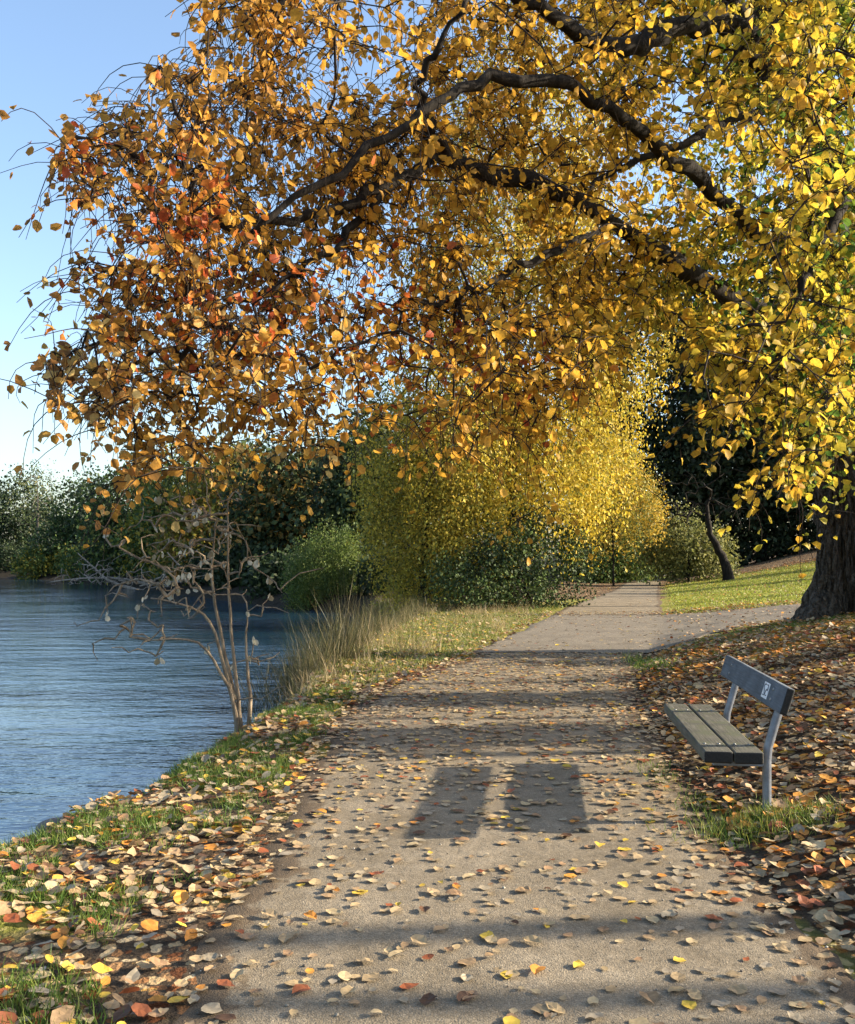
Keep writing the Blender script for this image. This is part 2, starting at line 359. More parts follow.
# ------------------------------------------------------------------ tree machinery
def bez(a, b, c, d, n):
    t = np.linspace(0, 1, n)[:, None]
    return (1-t)**3*a+3*(1-t)**2*t*b+3*(1-t)*t*t*c+t**3*d
def smooth_poly(pts, n, jit=0, rng=RNG):
    pts = np.asarray(pts, float); k = len(pts)
    t = np.linspace(0, k-1, n); out = np.empty((n, pts.shape[1]))
    for i, tt in enumerate(t):
        j = min(int(tt), k-2); f = tt-j
        p0 = pts[max(j-1, 0)]; p1 = pts[j]; p2 = pts[j+1]; p3 = pts[min(j+2, k-1)]
        out[i] = .5*((2*p1)+(-p0+p2)*f+(2*p0-5*p1+4*p2-p3)*f*f+(-p0+3*p1-3*p2+p3)*f**3)
    if jit: out[1:, :3] += rng.normal(0, jit, (n-1, 3))
    return out
def grow(nodes, tips, droop=.2, jit=.04, segl=.35, rtip=.003, power=.42, rmax=.07, rng=RNG, back=1.0):
    """attach every tip to the branch network built so far; returns polylines with radii and the tip directions.
    nodes: (n,3) points of the skeleton"""
    nodes = np.asarray(nodes, float); cap = len(nodes)+len(tips)*14+10
    P_ = np.zeros((cap, 3)); P_[:len(nodes)] = nodes; par = np.full(cap, -1); cnt = np.zeros(cap); n = len(nodes)
    dn = np.array([np.min(np.sum((nodes-t)**2, 1)) for t in tips]); order = np.argsort(dn)
    lines = []
    nskel = n
    for i in order:
        t = tips[i]
        dif = P_[:n]-t; d2 = np.sum(dif**2, 1)
        # prefer attaching from above and from inboard
        sc = d2*(1+back*.5*np.clip(-dif[:, 2]/np.sqrt(d2+1e-6), 0, 1))
        j = int(np.argmin(sc)); a = P_[j]; L = math.sqrt(d2[j])
        m = int(np.clip(L/segl, 2, 12))
        side = rng.normal(0, .12*L, 3)
        b = a+(t-a)*.35+side+np.array([0, 0, L*droop]); c = a+(t-a)*.75+side*.5+np.array([0, 0, L*droop*1.1])
        q = bez(a, b, c, t, m+1); q[1:-1] += rng.normal(0, jit*min(L, 1), (m-1, 3))
        idx = [j]
        for k in range(1, m+1):
            P_[n] = q[k]; par[n] = idx[-1]; idx.append(n); n += 1
        lines.append(idx)
    for idx in lines:
        k = idx[-1]
        while k >= 0 and k >= nskel: cnt[k] += 1; k = par[k]
    out = []
    for idx in lines:
        pts = P_[idx]; c = cnt[idx].copy(); c[0] = c[1]
        r = np.minimum(rtip*np.maximum(c, 1)**power, rmax); r[-1] *= .5
        out.append((pts, r))
    return out

def ptree_crown(blobs, n_clump, per, spread, rng, shell=.55, flat=1.0):
    vol = np.array([b[3]*b[4]*b[5] for b in blobs]); vol = vol/vol.sum()
    pick = rng.choice(len(blobs), n_clump, p=vol); B = np.array(blobs, float)[pick]
    d = rng.normal(size=(n_clump, 3)); d /= np.linalg.norm(d, axis=1)[:, None]
    r = shell+(1-shell)*rng.random(n_clump)**.6
    bump_ = .8+.4*vnoise(d*2.3+pick[:, None]*7.1, 5)
    C = B[:, :3]+d*B[:, 3:6]*(r*bump_)[:, None]
    k = np.repeat(np.arange(n_clump), per)
    Lp = C[k]+rng.normal(0, 1, (n_clump*per, 3))*np.array([spread, spread, spread*flat])
    return C, k, Lp
def pick_cols(pal, n, rng, w=None):
    pal = np.array(pal, float); i = rng.choice(len(pal), n, p=w); return pal[i]
def bg_tree(name, label, cat, base, blobs, nclump, per, leaf, pal, spread=.5, trunk_r=.25, lean=(0, 0), mat=None, bark=None, shell=.5,
            weep=0., group=None, seed=1, clumpvar=.25, w=None, branches=True, cut=None, sink=.1):
    rng = np.random.default_rng(seed); mat = mat or M_FOL; bark = bark or M_BARK
    base = np.array(base, float)
    root = empty(name, base, label, cat, group)
    C, k, L = ptree_crown(blobs, nclump, per, spread, rng, shell, 1.0 if not weep else 1.6)
    if weep:
        L[:, :2] = C[k][:, :2]+(L[:, :2]-C[k][:, :2])*.6; L[:, 2] -= rng.random(len(L))*weep
    B = np.array(blobs, float); topz = (B[:, 2]).max(); cx = np.average(B[:, 0], weights=B[:, 3]**2); cyy = np.average(B[:, 1], weights=B[:, 3]**2)
    ok = L[:, 2] > height(L[:, 0], L[:, 1])+.03
    if cut is not None: ok &= cut(L)
    L = L[ok]; k = k[ok]
    n = len(L)
    ccol = pick_cols(pal, nclump, rng, w)*(1+rng.uniform(-clumpvar, clumpvar, (nclump, 1)))
    cc = ccol[k]*(1+rng.uniform(-.22, .22, (n, 1)))
    mixin = rng.random(n) < .25; cc[mixin] = pick_cols(pal, mixin.sum(), rng, w)
    mb = MB(); d = rng.normal(size=(n, 3)); d[:, 2] -= .5+weep
    mb.inst(*TINY, L, rot_dir(d, rng.uniform(0, 2*PI, n)), leaf*rng.uniform(.6, 1.3, n), np.clip(cc, 0, 1))
    mb.build('crown', mat, root)
    if trunk_r > 0:
        mb = MB(); top = np.array([cx+lean[0], cyy+lean[1], max(topz, base[2]+1)])
        b0 = base-np.array([0, 0, sink])
        sk = smooth_poly([b0, b0+(top-b0)*np.array([.15, .15, .35]), b0+(top-b0)*np.array([.6, .6, .7]), top], 14, .03*trunk_r*4, rng)
        hh = np.linspace(0, 1, 14); rad = trunk_r*(1-hh*.75)*(1+.5*np.exp(-hh*14)); mb.tube(sk, rad, 10)
        mb.build('trunk', bark, root, True)
        if branches:
            tips = C[rng.choice(nclump, min(nclump, 130), replace=False)]
            tips = tips[tips[:, 2] > base[2]+.4]
            if len(tips):
                mb = MB()
                for q, r in grow(sk[4:], tips, .12, .05, .8, .012*max(trunk_r/.25, .6), .5, trunk_r*.45, rng): mb.tube(q, r, 5, cap=False)
                mb.build('branches', bark, root)
    return root
def gz(x, y): return float(height(np.array([x]), np.array([y]))[0])

# palettes (real leaf colours)
YEL = [(.62, .44, .04), (.7, .52, .07), (.55, .34, .03), (.45, .4, .05)]
OLIVE = [(.16, .17, .03), (.25, .22, .03), (.33, .26, .03), (.1, .13, .025)]
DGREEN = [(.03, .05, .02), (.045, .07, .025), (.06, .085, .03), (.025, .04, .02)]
GREEN = [(.06, .11, .03), (.09, .15, .04), (.12, .17, .04), (.05, .09, .03)]
RUST = [(.22, .14, .04), (.3, .17, .04), (.12, .11, .03)]

# tall yellow tree and its neighbours beside the path
bg_tree('weeping_birch_tree', 'tall bright yellow weeping tree hanging over the left edge of the path', 'tree', (2.6, 30, gz(2.6, 30)),
        [(2.6, 30.5, 10, 3.6, 3, 6.5), (4.7, 30, 5.8, 1.9, 2.2, 3.0), (1.2, 29.5, 6, 2.6, 2.2, 3.4), (3.2, 31, 15, 3.2, 2.6, 4.5), (6.0, 31, 10, 2.2, 2.0, 4.5), (3.2, 29, 3.9, 2.6, 1.8, 1.5), (3.2, 27.6, 4.0, 2.0, 1.0, 1.3), (1.0, 27.4, 4.6, 1.8, 1.0, 1.6), (5.2, 28.6, 4.2, 1.2, 1.0, 1.6)],
        1500, 52, .115, [(.52, .38, .035), (.56, .44, .05), (.44, .31, .03), (.26, .26, .04)], .32, .28, weep=1.2, seed=3, w=[.4, .3, .18, .12], clumpvar=.35)
bg_tree('orange_shrub_tree', 'orange yellow small tree between the weeping tree and the dark wood', 'tree', (9.2, 47, gz(9.2, 47)),
        [(9.6, 47, 3.9, 2.4, 2, 2.0), (8.2, 46, 5.6, 2.2, 2, 1.8)], 430, 50, .13, [(.55, .36, .05), (.6, .42, .06), (.35, .3, .05), (.2, .2, .04)], .38, .05, weep=.3, seed=4)
bg_tree('olive_willow_tree', 'olive yellow drooping tree at the water edge left of the yellow tree', 'tree', (-.1, 28.5, gz(-.1, 28.5)),
        [(-.5, 28.8, 3.2, 1.9, 1.6, 2.6), (.9, 28, 2.0, 1.6, 1.3, 1.6), (-.9, 29.5, 5.0, 1.5, 1.4, 2.2), (.9, 27.6, 4.6, 1.2, 1, 1.4), (.2, 28.5, 1.0, 1.8, 1.2, 1.2)],
        800, 50, .09, [(.34, .29, .04), (.46, .36, .045), (.2, .2, .035), (.5, .36, .05)], .34, .16, weep=.55, seed=5, clumpvar=.45)
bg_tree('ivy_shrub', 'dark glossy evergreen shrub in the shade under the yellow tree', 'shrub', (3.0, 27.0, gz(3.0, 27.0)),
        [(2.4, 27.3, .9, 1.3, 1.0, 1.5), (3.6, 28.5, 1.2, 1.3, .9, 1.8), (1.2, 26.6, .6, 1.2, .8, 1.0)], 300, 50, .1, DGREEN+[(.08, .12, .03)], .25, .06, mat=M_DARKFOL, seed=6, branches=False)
bg_tree('path_edge_bush', 'rounded dark green bush beside the far end of the path', 'bush', (11.0, 54, gz(11.0, 54)),
        [(11.2, 54, 2.0, 2.2, 1.8, 2.3), (9.4, 53, 1.3, 1.6, 1.4, 1.6), (12.4, 55.5, 1.0, 1.2, 1.2, 1.3)], 330, 30, .2, GREEN+[(.2, .2, .04)], .35, .1, seed=7, branches=False)
bg_tree('willow_bush', 'round bright green willow bush leaning over the water', 'bush', (-3.9, 36.8, gz(-3.9, 36.8)),
        [(-4.1, 37, .9, 1.6, 1.3, 1.5), (-3.6, 37, 1.9, 1.1, 1.1, .9), (-4.6, 36.8, .4, 1.1, 1.0, .9)], 480, 56, .08, [(.11, .16, .03), (.16, .2, .045), (.07, .11, .03)], .2, .08, weep=.6, seed=8, branches=False)
# the dark wooded bank in the middle of the left side
mid = [
 ((-2.2, 46), 9.0, 3.2, DGREEN+[(.07, .08, .03)], 'dark evergreen tree behind the round willow bush', 12),
 ((-7.2, 50), 7.8, 3.0, DGREEN+RUST, 'dark brownish green tree on the bank left of the willow bush', 13),
 ((-11.6, 56), 8.6, 3.2, OLIVE+RUST, 'olive and rust coloured tree behind the dead shrub', 14),
 ((-16.2, 63), 8.8, 3.2, OLIVE+GREEN, 'mid green tree where the far bank begins, below the orange leaves', 15),
 ((-21.5, 70), 8.8, 3.4, DGREEN+GREEN, 'dark green tree on the far bank right of the pale slender tree', 16),
 ((-30.0, 84), 8.8, 3.4, DGREEN+GREEN, 'low dark green tree directly behind the pale slender tree', 17),
 ((-41.5, 96), 10.0, 4.0, DGREEN, 'darkest tree of the far bank, at the left edge', 18),
]
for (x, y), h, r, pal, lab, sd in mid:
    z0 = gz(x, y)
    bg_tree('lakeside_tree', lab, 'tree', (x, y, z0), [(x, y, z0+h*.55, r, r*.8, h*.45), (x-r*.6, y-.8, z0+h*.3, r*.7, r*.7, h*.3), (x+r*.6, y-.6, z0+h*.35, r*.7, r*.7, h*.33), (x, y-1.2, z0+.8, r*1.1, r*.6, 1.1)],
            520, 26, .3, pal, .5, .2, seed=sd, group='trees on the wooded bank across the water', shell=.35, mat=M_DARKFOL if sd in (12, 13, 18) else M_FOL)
for (x, y), h, r, lab, sd in [((4.5, 70), 14, 5, 'tall dull green tree far behind the yellow tree', 24), ((-6, 72), 10, 4.5, 'tall grey green tree rising behind the brownish bank trees', 25), ((-16, 84), 10.5, 4.5, 'rounded grey green tree seen behind the mid green bank tree', 26)]:
    z0 = gz(x, y)
    bg_tree('distant_tree', lab, 'tree', (x, y, z0), [(x, y, z0+h*.55, r, r*.7, h*.48)], 500, 24, .38, DGREEN+OLIVE[:2], .6, .3, seed=sd, group='trees far behind the bank')
# pale slender half bare tree
b = np.array([-35.5, 86.5, gz(-35.5, 86.5)])
bg_tree('slender_tree', 'tall slender pale half bare tree on the far bank', 'tree', b, [(-35.5, 86.5, b[2]+7.2, 2.6, 2, 2.6), (-36.5, 86, b[2]+5, 1.6, 1.4, 1.6), (-34.3, 86.5, b[2]+5.2, 1.6, 1.4, 1.6)],
        120, 8, .2, [(.12, .14, .05), (.17, .17, .07), (.08, .1, .04)], .5, .14, bark=M_GREYBARK, seed=31)
for i, (x, y, r, lab) in enumerate([(-33, 81.5, 2.0, 'low green bush at the foot of the pale slender tree'), (-26, 74.5, 2.2, 'low green bush on the far shore behind the pile of dead branches'), (-39.5, 90.5, 2.2, 'leftmost low bush on the far shore'), (-14, 58.5, 2.0, 'olive bush touching the water left of the dark trees'), (-8.6, 47, 1.8, 'dark shore bush left of the willow bush'), (-6.2, 41.5, 1.2, 'small shadowy bush next to the willow bush'), (-2.6, 39.5, 1.4, 'dark bush directly behind the willow bush'), (-.6, 36, 1.4, 'dark bush between the willow bush and the olive tree'), (-11.0, 51.5, 1.6, 'dark bush on the shore in the middle of the wooded bank'), (-4.6, 44, 1.5, 'shadowed bush behind the gap left of the willow bush')]):
    z0 = gz(x, y)
    bg_tree('shore_bush', lab, 'bush', (x, y, z0), [(x, y, z0+r*.4, r*1.3, r*.7, r*.75)], 190, 26, .24, (GREEN+OLIVE) if i in (0, 1, 3) else DGREEN, .3, .05, seed=40+i, branches=False, group='low bushes along the far shore')
# dark wood on the right
wood = [((11.5, 62), 19), ((16.5, 60.5), 22), ((21.5, 61), 20), ((27, 60), 16), ((32.5, 61.5), 17), ((38, 61), 15), ((19, 66), 19), ((25, 67), 20), ((31, 68), 18), ((44, 63), 17), ((50, 62), 17), ((14, 70), 17)]
wl = ['leftmost dark conifer, behind the bush at the end of the path', 'dark conifer behind the small bare tree, left of two', 'dark conifer behind the small bare tree, right of two', 'dark conifer left of the big trunk', 'dark conifer hidden partly by the big trunk',
      'dark conifer beyond the right edge of the big trunk', 'taller dark conifer in the second row behind the bare tree', 'tallest dark conifer in the middle of the wood', 'dark conifer in the second row behind the big trunk', 'dark conifer far right outside the path view', 'outermost dark conifer on the right', 'back row dark conifer over the end of the path']
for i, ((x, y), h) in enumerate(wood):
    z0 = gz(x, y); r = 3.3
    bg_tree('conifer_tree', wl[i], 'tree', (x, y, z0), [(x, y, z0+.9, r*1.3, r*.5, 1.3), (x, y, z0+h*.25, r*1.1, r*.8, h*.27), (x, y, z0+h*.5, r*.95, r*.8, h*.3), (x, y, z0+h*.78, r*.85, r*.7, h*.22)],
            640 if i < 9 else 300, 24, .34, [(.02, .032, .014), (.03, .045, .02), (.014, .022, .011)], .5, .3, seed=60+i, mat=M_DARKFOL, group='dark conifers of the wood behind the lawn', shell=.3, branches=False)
bg_tree('lawn_shrub', 'pale yellow green shrub behind the small bare tree on the lawn', 'shrub', (13.2, 48, gz(13.2, 48)),
        [(13.0, 48, 2.0, 1.5, 1.1, 1.7), (14.6, 48.3, 1.4, 1.2, 1.0, 1.3), (11.9, 48.5, 1.9, 1.1, .9, 1.0)], 300, 26, .17, [(.2, .21, .06), (.28, .27, .09), (.13, .15, .05)], .3, .07, weep=.3, seed=75, branches=False)

def bare_tree(name, label, cat, skel, tips, r0, mat, seed=1, rtip=.006, droop=.05, jit=.08, sides=5, leaves=None, segl=.3, power=.45, rmax=None):
    """a leafless tree or shrub: several stems and a network of branches"""
    rng = np.random.default_rng(seed)
    root = empty(name, skel[0][0], label, cat)
    allp = []
    for s_ in skel:
        q = smooth_poly(s_, 16, r0*.12, rng); h = np.linspace(0, 1, 16)
        mb = MB(); mb.tube(q, r0*(1-.72*h)*(1+.7*np.exp(-h*12)), 9); mb.build('trunk' if len(skel) == 1 else 'stem', mat, root, True)
        allp.append(q[4:])
    mb = MB(); li = grow(np.concatenate(allp), tips, droop, jit, segl, rtip, power, rmax or r0*.55, rng)
    for q, r in li: mb.tube(q, r, sides, cap=False)
    mb.build('branches', mat, root)
    return root, li
# small bare tree on the lawn
rng = np.random.default_rng(5)
bx, by = 14.3, 45.0; bz = gz(bx, by)
tips = np.stack([bx-1.2+rng.normal(0, 1.7, 90), by+rng.normal(0, 1.2, 90), bz+3.7+rng.normal(0, 1.1, 90)], -1); tips = tips[tips[:, 2] > bz+1.2]
bare_tree('bare_tree', 'small gnarled leafless tree leaning left on the sunny lawn', 'tree',
          [[(bx, by, bz-.2), (bx-.25, by, bz+.9), (bx-.9, by, bz+2.2), (bx-1.0, by+.2, bz+3.6)]], tips, .27, M_BARK, 9, .012, .1, .05)

# ------------------------------------------------------------------ the great tree over the path
TX, TY = 6.72, 15.0; TZ = gz(TX, TY)
GT = empty('beech_tree', (TX, TY, TZ), 'huge old tree with fissured trunk, its orange and yellow boughs arching over the path', 'tree')
# trunk: fissured cylinder following a leaning axis
ax = smooth_poly([(TX, TY, TZ-.4), (TX-.02, TY, TZ+1.0), (TX-.15, TY-.1, TZ+2.8), (TX-.3, TY-.3, TZ+4.8), (TX-.9, TY-.8, TZ+7.0), (TX-1.9, TY-1.6, TZ+8.6), (TX-2.6, TY-2.2, TZ+11), (TX-3.2, TY-2.6, TZ+14)], 300)
hz = (ax[:, 2]-TZ); hz = np.maximum(hz, -.3)
R0 = np.interp(hz, [-.4, 0, .35, .9, 2.5, 5, 8, 14], [.98, .8, .68, .6, .55, .48, .3, .07])
ns = 160; an = np.arange(ns)*2*PI/ns
HH, AA = np.meshgrid(hz, an, indexing='ij')
cp = np.stack([np.cos(AA)*2.6, np.sin(AA)*2.6, HH*.75], -1)
rid = 1-np.abs(2*fbm(cp*1.7, 77, 3)-1)*2.0
rid2 = 1-np.abs(2*fbm(cp*np.array([3.6, 3.6, 2.6]), 177, 2)-1)*2.2
fine = fbm(np.stack([np.cos(AA)*9, np.sin(AA)*9, HH*3.2], -1), 80, 2)
root_f = 1+np.exp(-np.maximum(HH, 0)*2.6)*.32*np.cos(AA*5+1.1+np.sin(HH))
dis = -.15*np.clip(rid, 0, 1)**2-.09*np.clip(rid2, 0, 1)**2+.08*(fine-.5)
RR = R0[:, None]*root_f+dis*np.interp(hz, [0, 4, 14], [1, .6, .1])[:, None]
V = ax[:, None]+np.stack([np.cos(AA)*RR, np.sin(AA)*RR, np.zeros_like(RR)], -1)
g = MB(); g.grid(V.reshape(-1, 3), len(ax), ns, True); g.build('trunk', M_PLATE, GT, True)

skel = [ax[95:]]
def limb(pts, r0, r1, n=40):
    q = smooth_poly(pts, n, .034); t = np.linspace(0, 1, n)
    r = r0+(r1-r0)*t**.8
    r = r*(1+.1*np.sin(t*23+r0*50))*(1+RNG.normal(0, .05, n))
    g = MB(); g.tube(q, r, 12); g.build('limb', M_BARK, GT, True); skel.append(q[4:]); return q
A_ = limb([P(826, 345, 14.8), P(790, 318, 14.4), P(745, 303, 13.9), P(700, 276, 13.2), P(655, 250, 12.6), P(612, 222, 12), P(575, 202, 11.4), P(528, 184, 10.9), P(480, 170, 10.4), P(437, 160, 9.9), P(400, 178, 9.5), P(360, 200, 9.1), P(318, 214, 8.8), P(270, 226, 8.4), P(215, 228, 8.1)], .17, .03)
B_ = limb([P(828, 300, 14.6), P(795, 265, 14), P(756, 234, 13.2), P(719, 197, 12.3), P(671, 154, 11.2), P(613, 112, 10.2), P(560, 84, 9.6), P(496, 78, 9.2), P(448, 100, 8.9), P(385, 140, 8.6), P(330, 178, 8.3), P(255, 232, 8.0)], .125, .025)
C_ = limb([P(800, 120, 14), P(762, 60, 13), P(730, 27, 12.4), P(690, 22, 11.8), P(655, 40, 11.4), P(618, 48, 11), P(560, 20, 10.5), P(500, -20, 10), P(430, -40, 9.6), P(330, -20, 9.2), P(250, 20, 8.9)], .19, .03)
limb([P(790, 100, 13.5), P(762, 112, 13), P(720, 125, 12.6), P(690, 140, 12.3), P(634, 162, 12), P(600, 180, 11.8), P(586, 194, 11.6)], .08, .03, 24)
limb([P(745, 20, 13.3), P(700, -40, 12.5), P(640, -90, 11.8), P(540, -120, 11), P(420, -130, 10.4), P(330, -90, 10)], .15, .03)
limb([P(830, 250, 14.6), P(900, 200, 13.8), P(980, 160, 13), P(1060, 150, 12.2), P(1150, 190, 11.5)], .18, .03)
limb([P(820, 200, 14.4), P(840, 170, 12.6), P(850, 180, 10.8), P(830, 230, 9.4), P(800, 290, 8.6)], .16, .03)
limb([P(480, 172, 10.4), P(455, 160, 10.0), P(430, 130, 9.6), P(415, 90, 9.3), P(440, 40, 9.1), P(470, -5, 9)], .07, .02, 24)
limb([P(620, 226, 12.1), P(560, 250, 11.2), P(500, 275, 10.4), P(450, 300, 9.8), P(400, 300, 9.3)], .07, .02, 24)
limb([P(400, 180, 9.5), P(350, 230, 9.0), P(300, 270, 8.7), P(240, 300, 8.4), P(180, 330, 8.1)], .05, .012, 24)
limb([P(205, 228, 8.1), P(193, 190, 8.0), P(185, 150, 7.9), P(178, 110, 7.9)], .035, .01, 16)
limb([P(760, 240, 13.2), P(800, 290, 11.6), P(790, 340, 10.2), P(770, 380, 9.3)], .07, .02, 24)

OUT = np.array([(178, -5), (170, 20), (190, 40), (140, 62), (125, 85), (75, 108), (60, 130), (32, 150), (30, 185), (48, 205), (85, 222), (80, 250), (45, 272), (38, 292), (70, 310), (60, 335), (20, 352), (22, 405), (55, 415), (60, 450), (95, 470), (100, 515), (120, 525), (160, 490), (190, 505), (215, 470), (260, 440), (300, 468), (335, 468), (355, 430), (400, 430), (450, 465), (520, 450), (560, 420), (610, 380), (635, 335), (675, 318), (705, 375), (705, 440), (735, 410), (765, 440), (785, 488), (808, 490), (828, 452), (855, 455), (1000, 450), (1250, 300), (1300, -300), (900, -520), (420, -480), (250, -200), (215, -60)], float)
OUT[:, 1] = np.where((OUT[:, 0] < 250) & (OUT[:, 1] > 440), OUT[:, 1]-32, OUT[:, 1]); OUT[:, 0] = np.where(OUT[:, 0] < 240, OUT[:, 0]+20, OUT[:, 0])
def inside(px, py_, poly):
    c = np.zeros(len(px), bool); j = len(poly)-1
    for i in range(len(poly)):
        xi, yi = poly[i]; xj, yj = poly[j]
        m = ((yi > py_) != (yj > py_)) & (px < (xj-xi)*(py_-yi)/(yj-yi+1e-9)+xi); c ^= m; j = i
    return c
rng = np.random.default_rng(21)
n = 27000
tx = rng.uniform(15, 1300, n); ty = rng.uniform(-520, 528, n)
td = np.interp(tx, [20, 300, 600, 855, 1300], [8.0, 8.7, 10.3, 11.0, 12])+rng.normal(0, 1, n)*np.interp(tx, [20, 300, 855, 1300], [.6, 1.1, 1.5, 1.5])
ld = np.interp(tx, [215, 270, 400, 480, 575, 655, 745, 860], [8.0, 8.1, 8.9, 9.9, 10.9, 12.1, 13.4, 14.5])
bh = (tx > 230) & (tx < 770) & (ty < 330) & (rng.random(n) < .88); td = np.where(bh, ld+rng.uniform(.15, 3.0, n), td)
td = np.clip(td, 6.6, 16)
ok = inside(tx, ty, OUT)
T3 = np.stack([(tx-CX)*td/F, td, EYE+(CY-ty)*td/F], -1)
dens = vnoise(T3*1.15, 91)*.6+vnoise(T3*2.4, 92)*.4
keep = np.ones(n)
inframe = (tx < 860) & (ty > -20)
keep[~inframe] = .3
keep[(tx > 870)] = .09
keep[(ty < -180)] = .12
thin = np.exp(-(((tx-330)/110)**2+((ty-240)/70)**2)); keep *= 1-.45*thin
keep *= 1-.32*(1-sstep(420, 600, tx)); keep *= 1+.9*sstep(540, 660, tx)*(ty < 330)*(tx < 900)
thin2 = np.exp(-(((tx-200)/60)**2+((ty-30)/50)**2)); keep *= 1-.5*thin2
thin3 = np.exp(-(((tx-120)/60)**2+((ty-230)/60)**2)); keep *= 1-.45*thin3
keep = np.minimum(keep*(1+1.5*sstep(640, 730, tx)*sstep(150, 260, ty)*(tx < 870)), 1.6)
keep *= np.clip((dens-.35)*6.5, .03, 1)
ok &= rng.random(n) < keep*.68
T3 = T3[ok]; tpx = tx[ok]; tpy = ty[ok]
# a few sprays that hang free
extra = [P(828-90, 495, 9.2), P(742, 500, 9.2), P(690, 432, 9.5), P(815, 515, 9.0), P(800, 500, 9.3), P(770, 470, 9.5), P(545, 505, 11), P(555, 520, 11), P(495, 540, 11)]
T3 = np.concatenate([T3, np.array(extra)])
skn = np.concatenate(skel)
lines = grow(skn, T3, .16, .07, .3, .0052, .36, .04, rng)
mb = MB()
for q, r in lines: mb.tube(q, r, 4, cap=False)
# extra fine drooping twiglets along the branches
tw = []
for q, r in lines:
    e_ = q[-1]; zx, zy = CX+F*e_[0]/e_[1], CY-F*(e_[2]-EYE)/e_[1]; dense_ = 90 < zx < 520 and 60 < zy < 340
    for _ in range(5 if dense_ else 2):
        k = rng.integers(1, len(q)); a = q[k]; L = rng.uniform(.25, .8); d = rng.normal(0, .6, 3); d[2] = -.4+rng.normal(0, .45)
        d = d/np.linalg.norm(d); e = a+d*L+np.array([0, 0, -.1*L]); m_ = a+d*L*.5+rng.normal(0, .05, 3)+np.array([0, 0, .05])
        w_ = bez(a, m_+np.array([0, 0, .12*L]), m_+rng.normal(0, .06, 3)+d*L*.2, e-np.array([0, 0, .1*L]), 6); mb.tube(w_, np.linspace(.0052, .0025, 6), 3, cap=False); tw.append(w_)
mb.build('twigs', M_TWIG, GT)
print('tips', len(T3), 'lines', len(lines))
# leaves in sprays at the ends of the twigs
pos = []; dr = []
def spray(q, k, span):
    seg = q[-min(len(q), 4):]
    t = rng.random(k)**.55*(len(seg)-1); i = np.minimum(t.astype(int), len(seg)-2); f = (t-i)[:, None]
    p = seg[i]*(1-f)+seg[i+1]*f; ax_ = seg[i+1]-seg[i]; ax_ /= np.linalg.norm(ax_, axis=1)[:, None]+1e-9
    s_ = rng.normal(0, 1, (k, 3)); s_ -= (s_*ax_).sum(1)[:, None]*ax_; s_ /= np.linalg.norm(s_, axis=1)[:, None]
    d = ax_*.5+s_*.8+np.array([0, 0, -.25]); d /= np.linalg.norm(d, axis=1)[:, None]
    pos.append(p+s_*rng.uniform(.0, span, (k, 1))); dr.append(d)
for q, r in lines:
    spray(q, int(rng.integers(7, 13)), .08)
for w_ in tw: spray(w_, int(rng.integers(1, 4)), .03)
pos = np.concatenate(pos); dr = np.concatenate(dr)
n = len(pos); print('leaves', n)
ppx = CX+F*pos[:, 0]/pos[:, 1]; ppy = CY-F*(pos[:, 2]-EYE)/pos[:, 1]
X = pos[:, 0]; Zz = pos[:, 2]
# colour follows the branch: rust and red out over the water, gold in the middle, green near the trunk
cl = vnoise(pos*1.6, 101); cf = vnoise(pos*4.5, 102); rnd = rng.random(n)
u = np.clip((X+4.2)/9.5, 0, 1)+(cl-.5)*.35+(rnd-.5)*.18
pal = np.array([(.38, .18, .055), (.52, .26, .055), (.62, .33, .05), (.68, .38, .045), (.63, .38, .04), (.6, .45, .05), (.33, .34, .04), (.13, .2, .03)])
up = [0, .16, .34, .54, .70, .84, 1.0, 1.15]
cc = np.stack([np.interp(u, up, pal[:, k]) for k in range(3)], -1)
lowright = sstep(2.8, 4.6, X)*(1-sstep(5.0, 6.5, Zz)*.6)
isg = rnd < lowright*.55*np.clip((cf-.2)*2.5, 0, 1.3); cc[isg] = pick_cols([(.07, .14, .025), (.1, .18, .03), (.16, .22, .03)], isg.sum(), rng)
isy = (~isg) & (rng.random(n) < lowright*.5); cc[isy] = pick_cols([(.72, .55, .06), (.66, .5, .05), (.7, .42, .06)], isy.sum(), rng)
red = np.clip(np.exp(-(((X+.8)/1.3)**2+((Zz-3.7)/.65)**2))+.6*np.exp(-(((X+2.4)/.9)**2+((Zz-4.2)/.8)**2)), 0, 1); isr = rng.random(n) < red*np.clip((vnoise(pos*2.6, 103)-.36)*5, 0, .9)
cc[isr] = pick_cols([(.5, .13, .03), (.56, .2, .04), (.42, .09, .03), (.6, .24, .045)], isr.sum(), rng)
gold = (X < -.5) & (Zz < 3.9); ig = gold & (rng.random(n) < .35); cc[ig] = pick_cols([(.62, .38, .09), (.66, .46, .16), (.6, .3, .05)], ig.sum(), rng)
cc = np.clip(cc*rng.uniform(.72, 1.22, (n, 1)), 0, .85)
dr2 = dr+rng.normal(0, .25, (n, 3))
Rm = rot_dir(dr2, rng.normal(0, .9, n))
sz = (.045+.06*rng.random(n)**.9)*np.interp(pos[:, 1], [8, 14], [1, 1.15])*np.where(X > 2.3, 1.12, 1)
half = rng.random(n) < .5
mb = MB(); lt = rng.integers(0, 6, n)
for k in range(6):
    V, Fc = (LEAF_A, LEAF_B)[k % 2]; V = V.copy(); V[:, :2] += rng.normal(0, .035, V[:, :2].shape); V[:, 0] *= (1, 1, .85, .8, 1.05, .95)[k]; V[:, 2] *= (1, 1, 2.2, .5, 1.5, 2.0)[k]
    q = lt == k; mb.inst(V, Fc, pos[q], Rm[q], sz[q], cc[q])
mb.build('crown', M_LEAF, GT)

